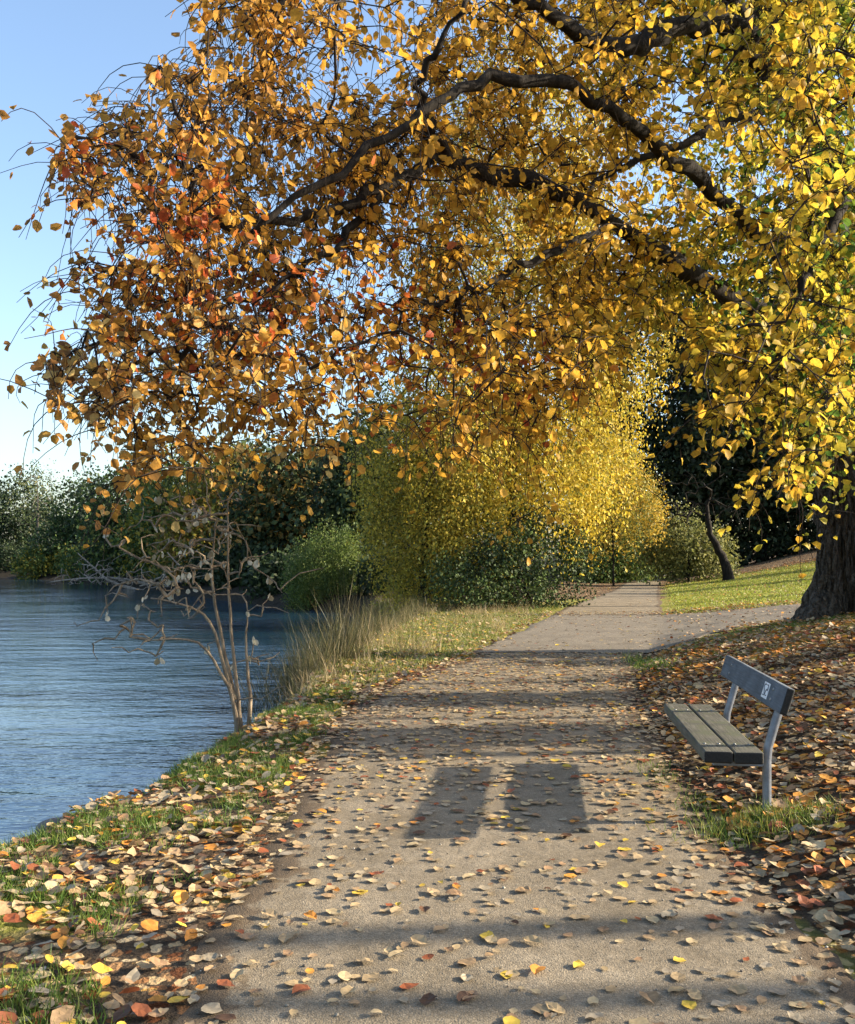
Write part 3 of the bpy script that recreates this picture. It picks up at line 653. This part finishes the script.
# ------------------------------------------------------------------ neighbouring trees whose shade crosses the path
def shade_tree(x, y, r, h, lab, seed, leaves=14, sprays=60, low=.72, name='young_tree'):
    rng = np.random.default_rng(seed); z0 = gz(x, y)
    root = empty(name, (x, y, z0), lab, 'tree', 'trees on the bank right of the bench')
    q = smooth_poly([(x, y, z0-.3), (x+.1, y+.05, z0+h*.3), (x-.1, y, z0+h*.6), (x, y, z0+h)], 20, .02, rng)
    mb = MB(); mb.tube(q, r*(1-np.linspace(0, 1, 20)*.8), 10); mb.build('trunk', M_BARK, root, True)
    lo = low if low else .55
    tips = np.stack([x+rng.normal(0, 1.6, sprays), y+rng.normal(0, .9, sprays), z0+h*rng.uniform(lo, 1.1, sprays)], -1)
    mb = MB(); li = grow(q[5:], tips, .1, .06, .4, .007, .4, r*.5, rng)
    for a, rr_ in li: mb.tube(a, rr_, 4, cap=False)
    mb.build('branches', M_TWIG, root)
    t = np.repeat(tips, leaves, 0)+rng.normal(0, .28, (sprays*leaves, 3)); m = len(t)
    mb = MB(); mb.inst(*TINY, t, rot_dir(rng.normal(size=(m, 3)), rng.uniform(0, 6, m)), rng.uniform(.08, .13, m), pick_cols(YEL+[(.4, .2, .05)], m, rng)); mb.build('crown', M_LEAF, root)
    return root
shades = [(15.0, 4.65, .19, 8, 10, 30), (16.5, 4.12, .18, 9, 8, 30), (14.2, 3.7, .15, 8, 10, 24), (13.5, 8.0, .13, 10, 12, 50), (12.6, 8.95, .2, 11, 12, 60), (14.5, 9.7, .07, 9, 10, 30), (13.0, 10.75, .17, 10, 12, 50), (16, 12.2, .1, 9, 10, 40), (15.5, 24.9, .22, 12, 12, 50), (24, 29.5, .3, 13, 14, 60), (26, 36, .3, 13, 14, 60), (28, 41, .3, 13, 14, 60), (30, 50, .35, 13, 14, 60)]
for i, (x, y, r, h, lv, sp) in enumerate(shades):
    shade_tree(x, y, r, h, ['young thin tree on the bank, nearest the camera', 'second thin tree on the near bank', 'slimmest young tree on the near bank', 'slim tree level with the bench end', 'thicker tree just past the bench', 'very thin sapling past the bench', 'straight tree a few steps past the bench', 'thin tree short of the great trunk', 'tree beside the side path', 'first tree at the right of the lawn', 'second tree at the right of the lawn', 'third tree at the right of the lawn', 'last tree at the right of the lawn before the wood'][i], 200+i, 2 if y < 20 else lv, sp//2 if y < 20 else sp)
# leafy shrubs added out of view, shaped to throw broad ragged bands of shade
for i, (x, y, z, rx, ry, rz, nc, lab) in enumerate([(12.0, 8.6, 3.7, 1.3, .26, 1.7, 50, 'loose leafy shade shrub added unseen up the bank beyond the bench'), (11.6, 10.7, 3.7, 1.5, .34, 1.6, 60, 'yellow shade shrub added unseen up the bank, farther than the leafy one'), (9.5, 12.4, 2.4, 1.6, .5, .8, 10, 'sparse shade shrub added unseen on the bank below the great tree'), (9.0, 6.6, 1.9, 1.0, 1.6, .6, 14, 'low shade shrub added unseen on the bank directly right of the bench'), (19.5, 38.2, 3.2, 1.6, .8, 1.5, 60, 'nearer of two shade shrubs added unseen right of the lawn'), (23, 44.5, 3.8, 1.8, 1.0, 1.8, 60, 'farther of two shade shrubs added unseen right of the lawn'), (11.5, 14.0, 2.9, 1.2, .5, .8, 30, 'shade shrub added unseen behind the great trunk')]):
    bg_tree('shade_shrub', lab, 'shrub', (x, y, gz(x, y)), [(x, y, z, rx, ry, rz)], nc, 60, .15, YEL, .2, .05, seed=300+i, shell=.1, group='unseen shrubs added to shade the path, bank and lawn')

# ------------------------------------------------------------------ bench
def wood_mat(name, a, b_, c, moss=None):
    m, nt, b, out = new_mat(name)
    tc = N(nt, 'ShaderNodeTexCoord'); mp = N(nt, 'ShaderNodeMapping'); mp.inputs['Scale'].default_value = (30, 1.6, 30); nt.links.new(tc.outputs['Object'], mp.inputs[0])
    n1 = noise(nt, 3, 6, mp.outputs[0], .65); r = ramp(nt, n1.outputs[0], [(.25, a), (.5, b_), (.75, c)])
    n_ = noise(nt, 5, 4, tc.outputs['Object'], .6); r2 = ramp(nt, n_.outputs[0], [(.3, (.6,)*3), (.7, (1.15,)*3)])
    cc_ = mixc(nt, 1, r.outputs[0], r2.outputs[0], 'MULTIPLY')
    if moss:
        n3_ = noise(nt, 11, 4, tc.outputs['Object']); r3 = ramp(nt, n3_.outputs[0], [(.52, (0,)*3), (.62, (1,)*3)]); cc_ = mixc(nt, r3.outputs[0], cc_, moss)
    nt.links.new(cc_, b.inputs['Base Color']); b.inputs['Roughness'].default_value = .7; b.inputs['Specular IOR Level'].default_value = .3
    bump(nt, b, n1.outputs[0], .5, .004); return m
M_SEAT = wood_mat('weathered_seat_wood', (.035, .034, .027), (.1, .096, .075), (.18, .172, .135), (.085, .09, .055))
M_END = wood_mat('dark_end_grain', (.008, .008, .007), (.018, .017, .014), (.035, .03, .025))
M_BACK = wood_mat('grey_painted_wood', (.06, .072, .088), (.1, .118, .14), (.145, .165, .19))
def plain(name, c, rough=.5, metal=0):
    m, nt, b, out = new_mat(name); n_ = noise(nt, 25, 4); r = ramp(nt, n_.outputs[0], [(.3, tuple(v*.75 for v in c)), (.7, tuple(min(v*1.15, 1) for v in c))])
    nt.links.new(r.outputs[0], b.inputs['Base Color']); b.inputs['Roughness'].default_value = rough; b.inputs['Metallic'].default_value = metal; return m
M_POST = plain('galvanised_post', (.2, .215, .24), .55, .3)
M_STICK = plain('white_sticker', (.75, .76, .78), .5); M_INK = plain('dark_ink', (.06, .07, .09), .6); M_BOLT = plain('bolt_steel', (.35, .35, .35), .4, .8)
import bmesh
from mathutils import Matrix, Vector
bench = empty('park_bench', (1.557, 5.35, 0), 'weathered park bench with grey backrest beside the path', 'bench')
bench.rotation_euler = (0, 0, -math.atan2(.203, 1.7))
BL = 1.74
def rbox(name, sx, sy, sz, loc, mat, rot=(0, 0, 0), bev=.006, parent=bench, seg=2, bendn=0):
    bm = bmesh.new(); bmesh.ops.create_cube(bm, size=1)
    bmesh.ops.scale(bm, vec=(sx, sy, sz), verts=bm.verts)
    if bev: bmesh.ops.bevel(bm, geom=bm.edges, offset=bev, segments=seg, affect='EDGES', profile=.5)
    me = bpy.data.meshes.new(name); bm.to_mesh(me); bm.free(); me.materials.append(mat)
    for p in me.polygons: p.use_smooth = False
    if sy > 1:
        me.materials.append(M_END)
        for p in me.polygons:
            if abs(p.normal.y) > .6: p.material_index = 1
    o = bpy.data.objects.new(name, me); COL.objects.link(o); o.parent = parent; o.location = loc; o.rotation_euler = rot; return o
# local x = to the right (back), y = along the bench
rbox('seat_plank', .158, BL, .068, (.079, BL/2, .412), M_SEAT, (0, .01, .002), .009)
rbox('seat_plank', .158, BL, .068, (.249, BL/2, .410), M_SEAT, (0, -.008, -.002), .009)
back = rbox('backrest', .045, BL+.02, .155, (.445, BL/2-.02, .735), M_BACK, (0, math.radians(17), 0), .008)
st = rbox('sticker', .0022, .13, .095, (-.0238, -BL/2+.40, .0), M_STICK, (0, 0, 0), .0, back)
st['label'] = 'small white sticker with dark characters'
g = MB()
for s0, y0 in ((0, .028), (1, -.028)):
    if s0 == 0: w_ = [(-.02, .033), (.0, .036), (.018, .024), (.012, .008), (-.006, -.004), (-.02, -.03), (.018, -.03)]
    else: w_ = [(.016, .034), (-.014, .034), (-.016, .004), (.006, .008), (.018, -.008), (.01, -.028), (-.018, -.026)]
    q = np.array([(-.0018, y0+a, b_) for a, b_ in w_]); g.tube(smooth_poly(q, 22), .0032, 5)
ch = g.build('characters', M_INK, None); ch.parent = st
for yy in (.24, BL-.28): 
    for zz in (.03, -.03):
        g = MB(); g.tube(np.array([(-.028, 0, 0), (-.02, 0, 0)]), .009, 8); bo = g.build('bolt', M_BOLT, None); bo.parent = back; bo.location = (0, -BL/2+yy, zz)
for yy in (.22, BL-.30):
    # bent steel post: upright below, leaning back above
    g = MB(); pts = [(.392, yy, -.25), (.392, yy, .10), (.392, yy, .36), (.398, yy, .43), (.44, yy, .58), (.498, yy, .775)]
    w, d = .026, .02
    Vp = []
    for (x, y, z) in pts: Vp += [(x-d, y-w, z), (x+d, y-w, z), (x+d, y+w, z), (x-d, y+w, z)]
    g.grid(np.array(Vp), len(pts), 4, True); g.add(np.array(Vp[-4:]), [(0, 1, 2, 3)]); lg = g.build('leg', M_POST, None); lg.parent = bench
    ar = rbox('seat_bracket', .30, .045, .05, (.235, yy, .348), M_POST, (0, 0, 0), .004); 
    0 and rbox('brace', .025, .04, .3, (.27, yy, .24), M_POST, (0, math.radians(38), 0), .003)
for yy in (.22, BL-.30):
    for xx in (.04, .12, .21, .29):
        g = MB(); g.tube(np.array([(0, 0, 0), (0, 0, .004)]), .009, 8); bo = g.build('bolt', M_BOLT, None); bo.parent = bench; bo.location = (xx, yy, .4455)

# ------------------------------------------------------------------ fallen leaves
TAN = [(.50, .40, .25), (.42, .32, .19), (.55, .46, .31), (.46, .36, .26)]
LC = {'pale tan': [(.44, .32, .17), (.48, .37, .21), (.40, .29, .16)], 'light brown': [(.36, .24, .13), (.32, .2, .11)], 'yellow': [(.66, .46, .07), (.6, .4, .06)],
      'orange': [(.58, .27, .05), (.52, .22, .045)], 'reddish brown': [(.24, .08, .035), (.3, .09, .035)], 'dark brown': [(.11, .06, .035), (.15, .08, .045)], 'greyish beige': [(.34, .28, .19), (.3, .25, .18)]}
LN = list(LC)
forms = []
for k, (fo, cu, twi, wv) in enumerate([(.02, .03, 0, .01), (.04, .05, -.03, .03), (.07, -.04, .05, .02), (.12, .02, .03, .05), (.02, .0, 0, 0), (.05, .06, .03, .02), (.1, -.1, .05, .03), (.13, -.14, -.06, .04), (.03, .12, .0, .03), (.18, .05, .1, .03), (.06, -.05, -.08, .05), (.0, .09, .06, .02)]):
    rows = ROUND if k % 2 else ((.14, .17), (.4, .31), (.66, .33), (.87, .17)); forms.append(leaf_shape(rows, fo, cu, twi, wv))
formword = ['flat', 'flat', 'gently bent', 'folded', 'flat', 'gently bent', 'curled', 'curled', 'arched', 'folded', 'twisted', 'arched']
_fr = np.random.default_rng(3)
for V, _f in forms:
    V[:, 2] *= .7; V[:, :2] += _fr.normal(0, .028, V[:, :2].shape); V[:, 2] += _fr.normal(0, .015, len(V)); V[:, 1] -= .5; V[:, 2] -= V[:, 2].min()
rng = np.random.default_rng(33)
cand = []
def scatter(x0, x1, y0, y1, dens_fn, maxd):
    m = int((x1-x0)*(y1-y0)*maxd); x = rng.uniform(x0, x1, m); y = rng.uniform(y0, y1, m); k = rng.random(m)*maxd < dens_fn(x, y); return x[k], y[k]
def dens(x, y):
    xl = XL(y); xr = XR(y); xs = XS(y)
    edge_l = np.clip((x-xl)/.8, 0, 1); edge_r = np.clip((xr-x)/.9, 0, 1)
    mid_ = 75+85*sstep(5.2, 7.5, y)
    clump = .35+1.3*n2(x, y, 2.3, 61)
    d = np.where((x > xl) & (x < xr), (mid_+130*(1-edge_r)**2+110*(1-edge_l)**2.2)*clump, 0)
    crossing = (y > 14.9) & (x > xl) & (y < 24); d = np.where(crossing, 24+50*(n2(x, y, .8, 64) > .55), d)
    d = np.where(x >= xr, (360+60*(n2(x, y, 1.7, 62)-.5))*np.where(y > 13.5, .55, 1), d)
    d = np.where(crossing & (x > xr) & (x < np.interp(y, [14.8, 15.2, 16.2, 17.6, 19, 21.5, 24.3], [3.5, 4.2, 5.2, 7.2, 9.5, 15, 17])), 34, d)
    d = np.where(x <= xl, 300*np.clip(n2(x, y, 2.6, 63)*2.2-.3, .3, 1.2), d)
    d = np.where(x < xs+.1, 0, d)
    return d
X1, Y1 = scatter(-4, 5.8, 1.6, 8, dens, 460); X2, Y2 = scatter(-3, 9, 8, 15, dens, 430); X3, Y3 = scatter(-1.5, 12, 15, 26, lambda x, y: dens(x, y)*.55, 130)
X4, Y4 = scatter(6, 24, 24, 52, lambda x, y: np.where((x > XR(y)+.2), 14+60*sstep(44, 52, y), 3), 76)
x = np.concatenate([X1, X2, X3, X4]); y = np.concatenate([Y1, Y2, Y3, Y4])
vis = (np.abs(x) < .47*y+2.2); x = x[vis]; y = y[vis]; n = len(x); print('litter', n)
onpath = (x > XL(y)) & (x < XR(y)); left = x <= XL(y); right = x >= XR(y)
ci = np.where(left, rng.choice(7, n, p=[.38, .2, .09, .08, .06, .05, .14]), np.where(right, rng.choice(7, n, p=[.33, .23, .04, .12, .11, .05, .12]), rng.choice(7, n, p=[.44, .2, .06, .05, .05, .04, .16])))
bluf = right & (n2(x, y, .8, 66) > .55) & (rng.random(n) < .4); ci[bluf] = 3
fi = rng.integers(0, 12, n)
col = np.array([LC[LN[c]][rng.integers(0, len(LC[LN[c]]))] for c in ci])*rng.uniform(.8, 1.15, (n, 1))
size = np.where(onpath, .035+.052*rng.random(n)**1.3, .04+.055*rng.random(n)**1.2)
tilt = np.where(onpath, .07, .24)
ax_, ay_ = rng.normal(0, 1, n)*tilt, rng.normal(0, 1, n)*tilt; az = rng.uniform(0, 2*PI, n)
hgt = height(x, y); hgt = np.where(onpath, .012, hgt); z = hgt+np.where(onpath, .002, .008)+np.where(onpath, 0, np.abs(rng.normal(0, .012, n)))+size*(np.abs(ax_)+np.abs(ay_))*.3
ppx = CX+F*x/y; ppy = CY+F*(EYE-z)/y
seen = (ppx > 4) & (ppx < 850) & (ppy < 1018) & (ppy > 560)
score = np.where(seen, size/y, 0); idx = np.argsort(-score)[:300]; isind = np.zeros(n, bool); isind[idx] = True
R = rot_euler(ax_, ay_, az)
pos = np.stack([x, y, z], -1)
mb = MB()
for f in range(12):
    k = (~isind) & (fi == f)
    mb.inst(*forms[f], pos[k], R[k], size[k], col[k])
tag(mb.build('leaf_litter', M_LITTER), 'carpet of small tan, brown and orange fallen leaves over path edges and bank', 'leaf litter', None, 'stuff')
fm = []
for f in range(12):
    V, Fc = forms[f]; me = bpy.data.meshes.new('fallen_leaf'); me.from_pydata([tuple(v) for v in V], [], [tuple(a) for a in Fc]); me.materials.append(M_FALLEN); fm.append(me)
def zone(i):
    if onpath[i]:
        t = (x[i]-XL(y[i]))/(XR(y[i])-XL(y[i]))
        return 'on gravel by the left verge' if t < .22 else 'on gravel left of path centre' if t < .45 else 'on gravel right of path centre' if t < .72 else 'on gravel by the right bank'
    if left[i]:
        d = x[i]-XS(y[i]); return 'on the verge near the water' if d < .9 else 'on the verge beside the gravel'
    return 'on the bank before the bench' if y[i] < 5.2 else 'on the bank beside the bench'
base_l = {}
for i in idx:
    sw = 'small' if size[i] < .068 else 'large' if size[i] > .083 else 'medium'
    base_l.setdefault((sw, formword[fi[i]], LN[ci[i]], zone(i)), []).append(i)
ORD = ['nearest the camera', 'second nearest', 'third nearest', 'fourth nearest', 'fifth nearest', 'sixth nearest', 'seventh nearest', 'eighth nearest', 'ninth nearest', 'tenth nearest']
for (sw, fw, cw, zw), lst in base_l.items():
    lst.sort(key=lambda i: y[i])
    for k, i in enumerate(lst):
        o = bpy.data.objects.new('fallen_leaf', fm[fi[i]]); COL.objects.link(o)
        o.location = pos[i]; o.scale = (size[i],)*3; o.rotation_euler = (ax_[i], ay_[i], az[i]); o.color = (*np.clip(col[i], 0, 1), 1)
        lab = f'{sw} {fw} {cw} leaf {zw}' + (f', {ORD[min(k, 9)]}' if len(lst) > 1 else '')
        tag(o, lab, 'leaf', 'fallen leaves lying nearest the camera')

# ------------------------------------------------------------------ grass
BLADE = (np.array([(-.5, 0, 0), (.5, 0, 0), (-.38, .08, .5), (.38, .08, .5), (0, .3, 1)], float), [(0, 1, 3, 2), (2, 3, 4)])
def blades(name, x, y, h, w, pal, rng, lean=.25, zoff=0., mat=M_GRASS):
    n = len(x); z = height(x, y)-.01+zoff
    R = rot_euler(rng.normal(0, lean, n), rng.normal(0, lean, n), rng.uniform(0, 2*PI, n)); S = np.stack([w, h, h], -1)
    mb = MB(); mb.inst(*BLADE, np.stack([x, y, z], -1), R, S, pick_cols(pal, n, rng)*rng.uniform(.7, 1.2, (n, 1))); return mb.build(name, mat)
GP = [(.09, .16, .025), (.13, .2, .03), (.2, .24, .05), (.06, .12, .02)]; DRY = [(.45, .36, .19), (.38, .29, .14), (.5, .42, .25), (.3, .22, .1)]
rng = np.random.default_rng(51)
def gd(x, y):
    xl = XL(y); xs = XS(y); m = sstep(.44, .6, n2(x, y, 2.1, 71, 3)); e = sstep(.0, .2, xl-x)*sstep(.25, .5, x-xs); return 4500*m*e+500*e*(y > 9)
a, b_ = scatter(-3.6, -.8, 2.7, 11, gd, 4500); blades('verge_grass', a, b_, rng.uniform(.035, .11, len(a)), rng.uniform(.003, .006, len(a)), GP, rng, .45)
tag(bpy.data.objects['verge_grass'], 'short green grass growing through leaves between path and water', 'grass', None, 'stuff')
def gd2(x, y): return 900*sstep(.05, .4, XL(y)-x)*sstep(0, .5, x-XS(y))
a, b_ = scatter(-2.2, 4, 11, 30, gd2, 900); blades('far_verge_grass', a, b_, rng.uniform(.04, .12, len(a)), rng.uniform(.006, .012, len(a)), GP+[(.45, .38, .12), (.4, .33, .1)], rng, .4)
tag(bpy.data.objects['far_verge_grass'], 'yellowing grass along the far left edge of the path', 'grass', None, 'stuff')
def gd3(x, y): r = x-XR(y); return 700*sstep(.05, .3, r)*sstep(.42, .6, n2(x, y, .9, 73))*np.where(y < 15.5, 1, 0)*sstep(10.5, 12.5, y)
a, b_ = scatter(2, 9, 10, 16, gd3, 700); blades('bank_grass', a, b_, rng.uniform(.03, .08, len(a)), rng.uniform(.006, .01, len(a)), GP, rng, .4)
tag(bpy.data.objects['bank_grass'], 'short grass on the sunny top of the leafy bank', 'grass', None, 'stuff')
def gd4(x, y): r = x-XR(y); return 260*sstep(.1, .5, r)*np.where(y > 24, 1, 0)*(.4+n2(x, y, .6, 74))
a, b_ = scatter(6, 24, 24, 50, gd4, 300); blades('lawn_grass', a, b_, rng.uniform(.04, .09, len(a)), rng.uniform(.015, .03, len(a)), [(.2, .27, .035), (.3, .34, .05), (.38, .36, .07)], rng, .4)
tag(bpy.data.objects['lawn_grass'], 'sunny yellow green lawn right of the far path', 'grass', None, 'stuff')
def tuft(name, x, y, rx, ry, n, h, pal, lab, lean=.4, w=.005):
    a = x+rng.normal(0, rx, n); b_ = y+rng.normal(0, ry, n); o = blades(name, a, b_, rng.uniform(.4, 1.1, n)*h, rng.uniform(.6, 1.3, n)*w, pal, rng, lean)
    return tag(o, lab, 'grass tuft')
tuft('grass_tuft', 1.86, 5.25, .19, .13, 1700, .11, GP+[(.36, .36, .07), (.3, .3, .06)], 'bright green grass tuft at the foot of the near bench post')
tuft('grass_tuft', 1.66, 5.75, .09, .2, 260, .09, GP, 'small grass tuft in the shade under the bench seat')
tuft('grass_tuft', 1.62, 6.7, .07, .25, 260, .08, [(.3, .3, .08)]+GP, 'sparse yellowish tuft at the path edge beside the bench')
tuft('grass_tuft', 3.05, 13.0, .12, .7, 1300, .11, GP+[(.2, .3, .04)], 'bright green grass strip where the bank meets the path, past the bench', .4, .009)
tuft('grass_tuft', -1.45, 9.4, .2, .25, 900, .11, GP+[(.2, .3, .04)], 'bright green tuft on the verge near the dead shrub')
# dry long grass along the bank
def clumps(name, lab, cat, x0, x1, y0, y1, f, ncl, per, h, pal, w=.006, lean=.22):
    cx, cy = scatter(x0, x1, y0, y1, f, ncl); k = np.repeat(np.arange(len(cx)), per); n = len(k)
    a = cx[k]+rng.normal(0, .07, n); b_ = cy[k]+rng.normal(0, .07, n); hh = (h[0]+(h[1]-h[0])*rng.random(len(cx))[k]**1.5)*rng.uniform(.5, 1.05, n)*((.45+1.0*n2(cx, cy, .9, 123))*(1-.35*sstep(15, 20, cy)))[k]; lean = lean*1.0
    o = blades(name, a, b_, hh, rng.uniform(.6, 1.3, n)*w, pal, rng, lean); return tag(o, lab, cat, None, 'stuff')
clumps('dry_grass', 'long straw coloured dry grass between water and path', 'dry grass', -2.6, 5.5, 10.5, 30, lambda x, y: 15*sstep(.42, .62, n2(x, y, 1.3, 88))*sstep(.0, .3, x-XS(y)-.1)*(1-sstep(.2, .8, x-XS(y)-np.interp(y, [10, 14, 18, 22, 26, 30], [.5, 1.2, 2.2, 3.5, 4.6, 5.8])))*(x < XL(y)-.35), 15, 17, (.2, .75), [(.34, .25, .12), (.42, .32, .17), (.26, .19, .09), (.2, .18, .06), (.5, .41, .25)], .0055, .36)
clumps('reeds', 'dark olive reeds standing at the water edge', 'reeds', -2.8, 0, 12.5, 33, lambda x, y: 18*sstep(-.6, -.3, x-XS(y))*(1-sstep(.5, 1.1, x-XS(y))), 18, 22, (.4, 1.25), [(.1, .09, .035), (.18, .15, .06), (.07, .08, .025), (.14, .12, .06)], .008, .3)
clumps('shore_plants', 'small weeds and stalks along the near shore', 'weeds', -3.6, -2, 3.5, 11, lambda x, y: 7*sstep(0, .15, x-XS(y))*(1-sstep(.4, .7, x-XS(y))), 7, 14, (.06, .3), GP+DRY[:2], .004, .35)
rng = np.random.default_rng(58)
a, b_ = scatter(-1, 3, 2.4, 11, lambda x, y: np.where((x > XL(y)) & (x < XR(y)), 90*np.clip(n2(x, y, 2, 99)*2-.5, .1, 1.4), 0), 130)
OCT = (np.array([(1, 0, 0), (-.9, .1, 0), (0, 1, 0), (.1, -.9, 0), (0, 0, .7), (0, .1, -.6)], float), [(0, 2, 4), (2, 1, 4), (1, 3, 4), (3, 0, 4), (2, 0, 5), (1, 2, 5), (3, 1, 5), (0, 3, 5)])
n_ = len(a); mb = MB(); mb.inst(*OCT, np.stack([a, b_, np.full(n_, .011)], -1), rot_euler(rng.normal(0, .5, n_), rng.normal(0, .5, n_), rng.uniform(0, 6, n_)), .003+.008*rng.random(n_)**3, pick_cols([(.3, .26, .2), (.2, .18, .15), (.4, .36, .3), (.12, .1, .08)], n_, rng))
tag(mb.build('loose_stones', M_LITTER), 'small loose stones scattered over the gravel path', 'loose stones', None, 'stuff')
# stones at the near shore
M_STONE = plain('shore_stone', (.16, .14, .12), .85)
rng = np.random.default_rng(61)
sl = ['flat', 'rounded', 'angular', 'knobbly']; used = {}
for i in range(42):
    yy = 4.6+i*.15+rng.uniform(-.1, .1); xx = float(XS(yy))+rng.uniform(-.02, .38)
    bm = bmesh.new(); bmesh.ops.create_icosphere(bm, subdivisions=3, radius=1)
    k = i % 4; s_ = rng.uniform(.04, .12); sc_ = {0: (1.3, 1, .45), 1: (1, .9, .75), 2: (1.2, .8, .7), 3: (.9, 1.1, .8)}[k]
    for v in bm.verts:
        c = np.array(v.co); nz = float(vnoise(c*1.3+i*3.1, 7))-.5+.4*(float(vnoise(c*3.1+i, 8))-.5); v.co = Vector([c[j]*sc_[j]*s_*(1+nz*(.9 if k > 1 else .5)) for j in range(3)])
    me = bpy.data.meshes.new('shore_stone'); bm.to_mesh(me); bm.free(); me.materials.append(M_STONE)
    for p in me.polygons: p.use_smooth = k != 2
    o = bpy.data.objects.new('shore_stone', me); COL.objects.link(o); o.location = (xx, yy, gz(xx, yy)+s_*.15); o.rotation_euler = (rng.normal(0, .2), rng.normal(0, .2), rng.uniform(0, 6))
    wh = 'nearest stretch of shore' if i < 14 else 'shore in the middle stretch' if i < 28 else 'shore just before the dead shrub'
    key = (k, wh); used[key] = used.get(key, 0)+1
    tag(o, f"{sl[k]} dark stone at the water edge, {wh}, {['first', 'second', 'third', 'fourth'][used[key]-1]} such stone", 'stone', 'dark stones along the near shore')

# ------------------------------------------------------------------ dead shrub at the water edge
rng = np.random.default_rng(71)
D0 = 10.4
s1 = [P(243, 745, D0), P(238, 700, D0), P(232, 640, D0), P(228, 570, D0+.1), P(228, 500, D0+.1)]
s2 = [P(240, 745, D0+.05), P(233, 700, D0), P(222, 660, D0-.1), P(210, 622, D0-.2), P(188, 606, D0-.3), P(150, 598, D0-.4)]
s3 = [P(247, 742, D0), P(250, 700, D0+.1), P(246, 650, D0+.2), P(248, 610, D0+.3)]
s4 = [P(238, 742, D0-.05), P(234, 705, D0-.1), P(222, 675, D0-.2), P(196, 642, D0-.3), P(150, 640, D0-.35)]
s5 = [P(234, 700, D0), P(222, 640, D0+.1), P(212, 580, D0+.15), P(216, 520, D0+.2)]
tp = [P(rng.normal(185, 42), rng.normal(565, 34), D0+rng.normal(0, .35)) for _ in range(210)]+[P(rng.normal(140, 30), rng.normal(632, 16), D0+rng.normal(0, .3)) for _ in range(30)]+[P(rng.normal(262, 18), rng.normal(640, 40), D0+rng.normal(0, .25)) for _ in range(16)]+[P(rng.normal(205, 16), rng.normal(515, 16), D0+rng.normal(0, .2)) for _ in range(34)]
root, li = bare_tree('dead_shrub', 'bare pale many stemmed dead shrub with a few withered leaves at the water edge', 'shrub', [s1, s2, s3, s4, s5], np.array(tp), .027, M_DEAD, 15, .0065, .06, .06, 4, None, .12, .38, .016)
e = [li[int(i)][0][-1] for i in rng.choice(len(li), 44, replace=False)]  # withered leaves hang at these tips
pp = np.repeat(np.array(e), 2, 0)+rng.normal(0, .02, (88, 3)); dd_ = rng.normal(0, .3, (88, 3)); dd_[:, 2] -= .8
mb = MB(); mb.inst(*LEAF_B, pp, rot_dir(dd_, rng.uniform(0, 6, 88)), rng.uniform(.06, .1, 88), pick_cols([(.5, .46, .34), (.58, .54, .42), (.36, .28, .16)], 88, rng)); mb.build('withered_leaves', M_LEAF, root)
# fallen dead branches lying out over the far shallows
for (cx_, cy_, d, w_, nn, lab, sd) in [(110, 592, 60, 3.4, 120, 'tangle of pale fallen branches lying in the water off the far bank', 5), (200, 590, 52, 3.0, 110, 'heap of brown dead branches at the foot of the bank behind the dead shrub', 6)]:
    c = P(cx_, cy_, d); c[2] = WATER+.15; rg = np.random.default_rng(sd)
    tips = c+np.stack([rg.normal(0, w_*.55, nn), rg.normal(0, 1.2, nn), np.abs(rg.normal(0, .75, nn))+.05], -1)
    bare_tree('fallen_branches', lab, 'branches', [[c+np.array([w_, .5, -.3]), c+np.array([w_*.3, .2, .4]), c+np.array([-w_*.4, 0, .5]), c+np.array([-w_*1.1, 0, .25])], [c+np.array([w_*.6, -.5, -.3]), c+np.array([0, 0, .3]), c+np.array([-w_*.3, .2, 1.1]), c+np.array([-w_*.6, 0, 2.1])]], tips, .11, M_PALE, sd, .016, .0, .14, 4)

# ------------------------------------------------------------------ light, sky, camera
EL, AZ = math.radians(20.6), math.radians(87)      # azimuth clockwise from the viewing direction
w = bpy.data.worlds.new('World'); scene.world = w; w.use_nodes = True; nt = w.node_tree
bgn = nt.nodes['Background']; sky = nt.nodes.new('ShaderNodeTexSky'); sky.sky_type = 'NISHITA'; sky.sun_disc = False
sky.sun_elevation = EL; sky.sun_rotation = AZ; sky.air_density = 1.0; sky.dust_density = 2.0; sky.ozone_density = 1.8
nt.links.new(sky.outputs[0], bgn.inputs[0]); bgn.inputs[1].default_value = .135
sd = bpy.data.lights.new('sun', 'SUN'); sd.energy = 5.0; sd.angle = math.radians(.5); sd.color = (1, .86, .66)
so = bpy.data.objects.new('sun', sd); COL.objects.link(so)
v = Vector((math.sin(AZ)*math.cos(EL), math.cos(AZ)*math.cos(EL), math.sin(EL))); so.rotation_euler = v.to_track_quat('Z', 'Y').to_euler(); so.location = v*60
cam = bpy.data.cameras.new('camera'); co = bpy.data.objects.new('camera', cam); COL.objects.link(co)
co.location = (0, 0, EYE); co.rotation_euler = (math.radians(90), 0, 0)
cam.sensor_fit = 'VERTICAL'; cam.sensor_height = 36; cam.sensor_width = 36*855/1024; cam.lens = 36*F/1024; cam.shift_y = (CY-512)/1024; cam.clip_end = 5000; cam.clip_start = .05
scene.camera = co
scene.render.engine = 'CYCLES'
scene.view_settings.view_transform = 'Standard'; scene.view_settings.look = 'None'; scene.view_settings.exposure = 1.5; scene.view_settings.gamma = 1
scene.cycles.max_bounces = 7; scene.cycles.diffuse_bounces = 5; scene.cycles.transmission_bounces = 4; scene.cycles.glossy_bounces = 2
scene.render.resolution_x = 855; scene.render.resolution_y = 1024
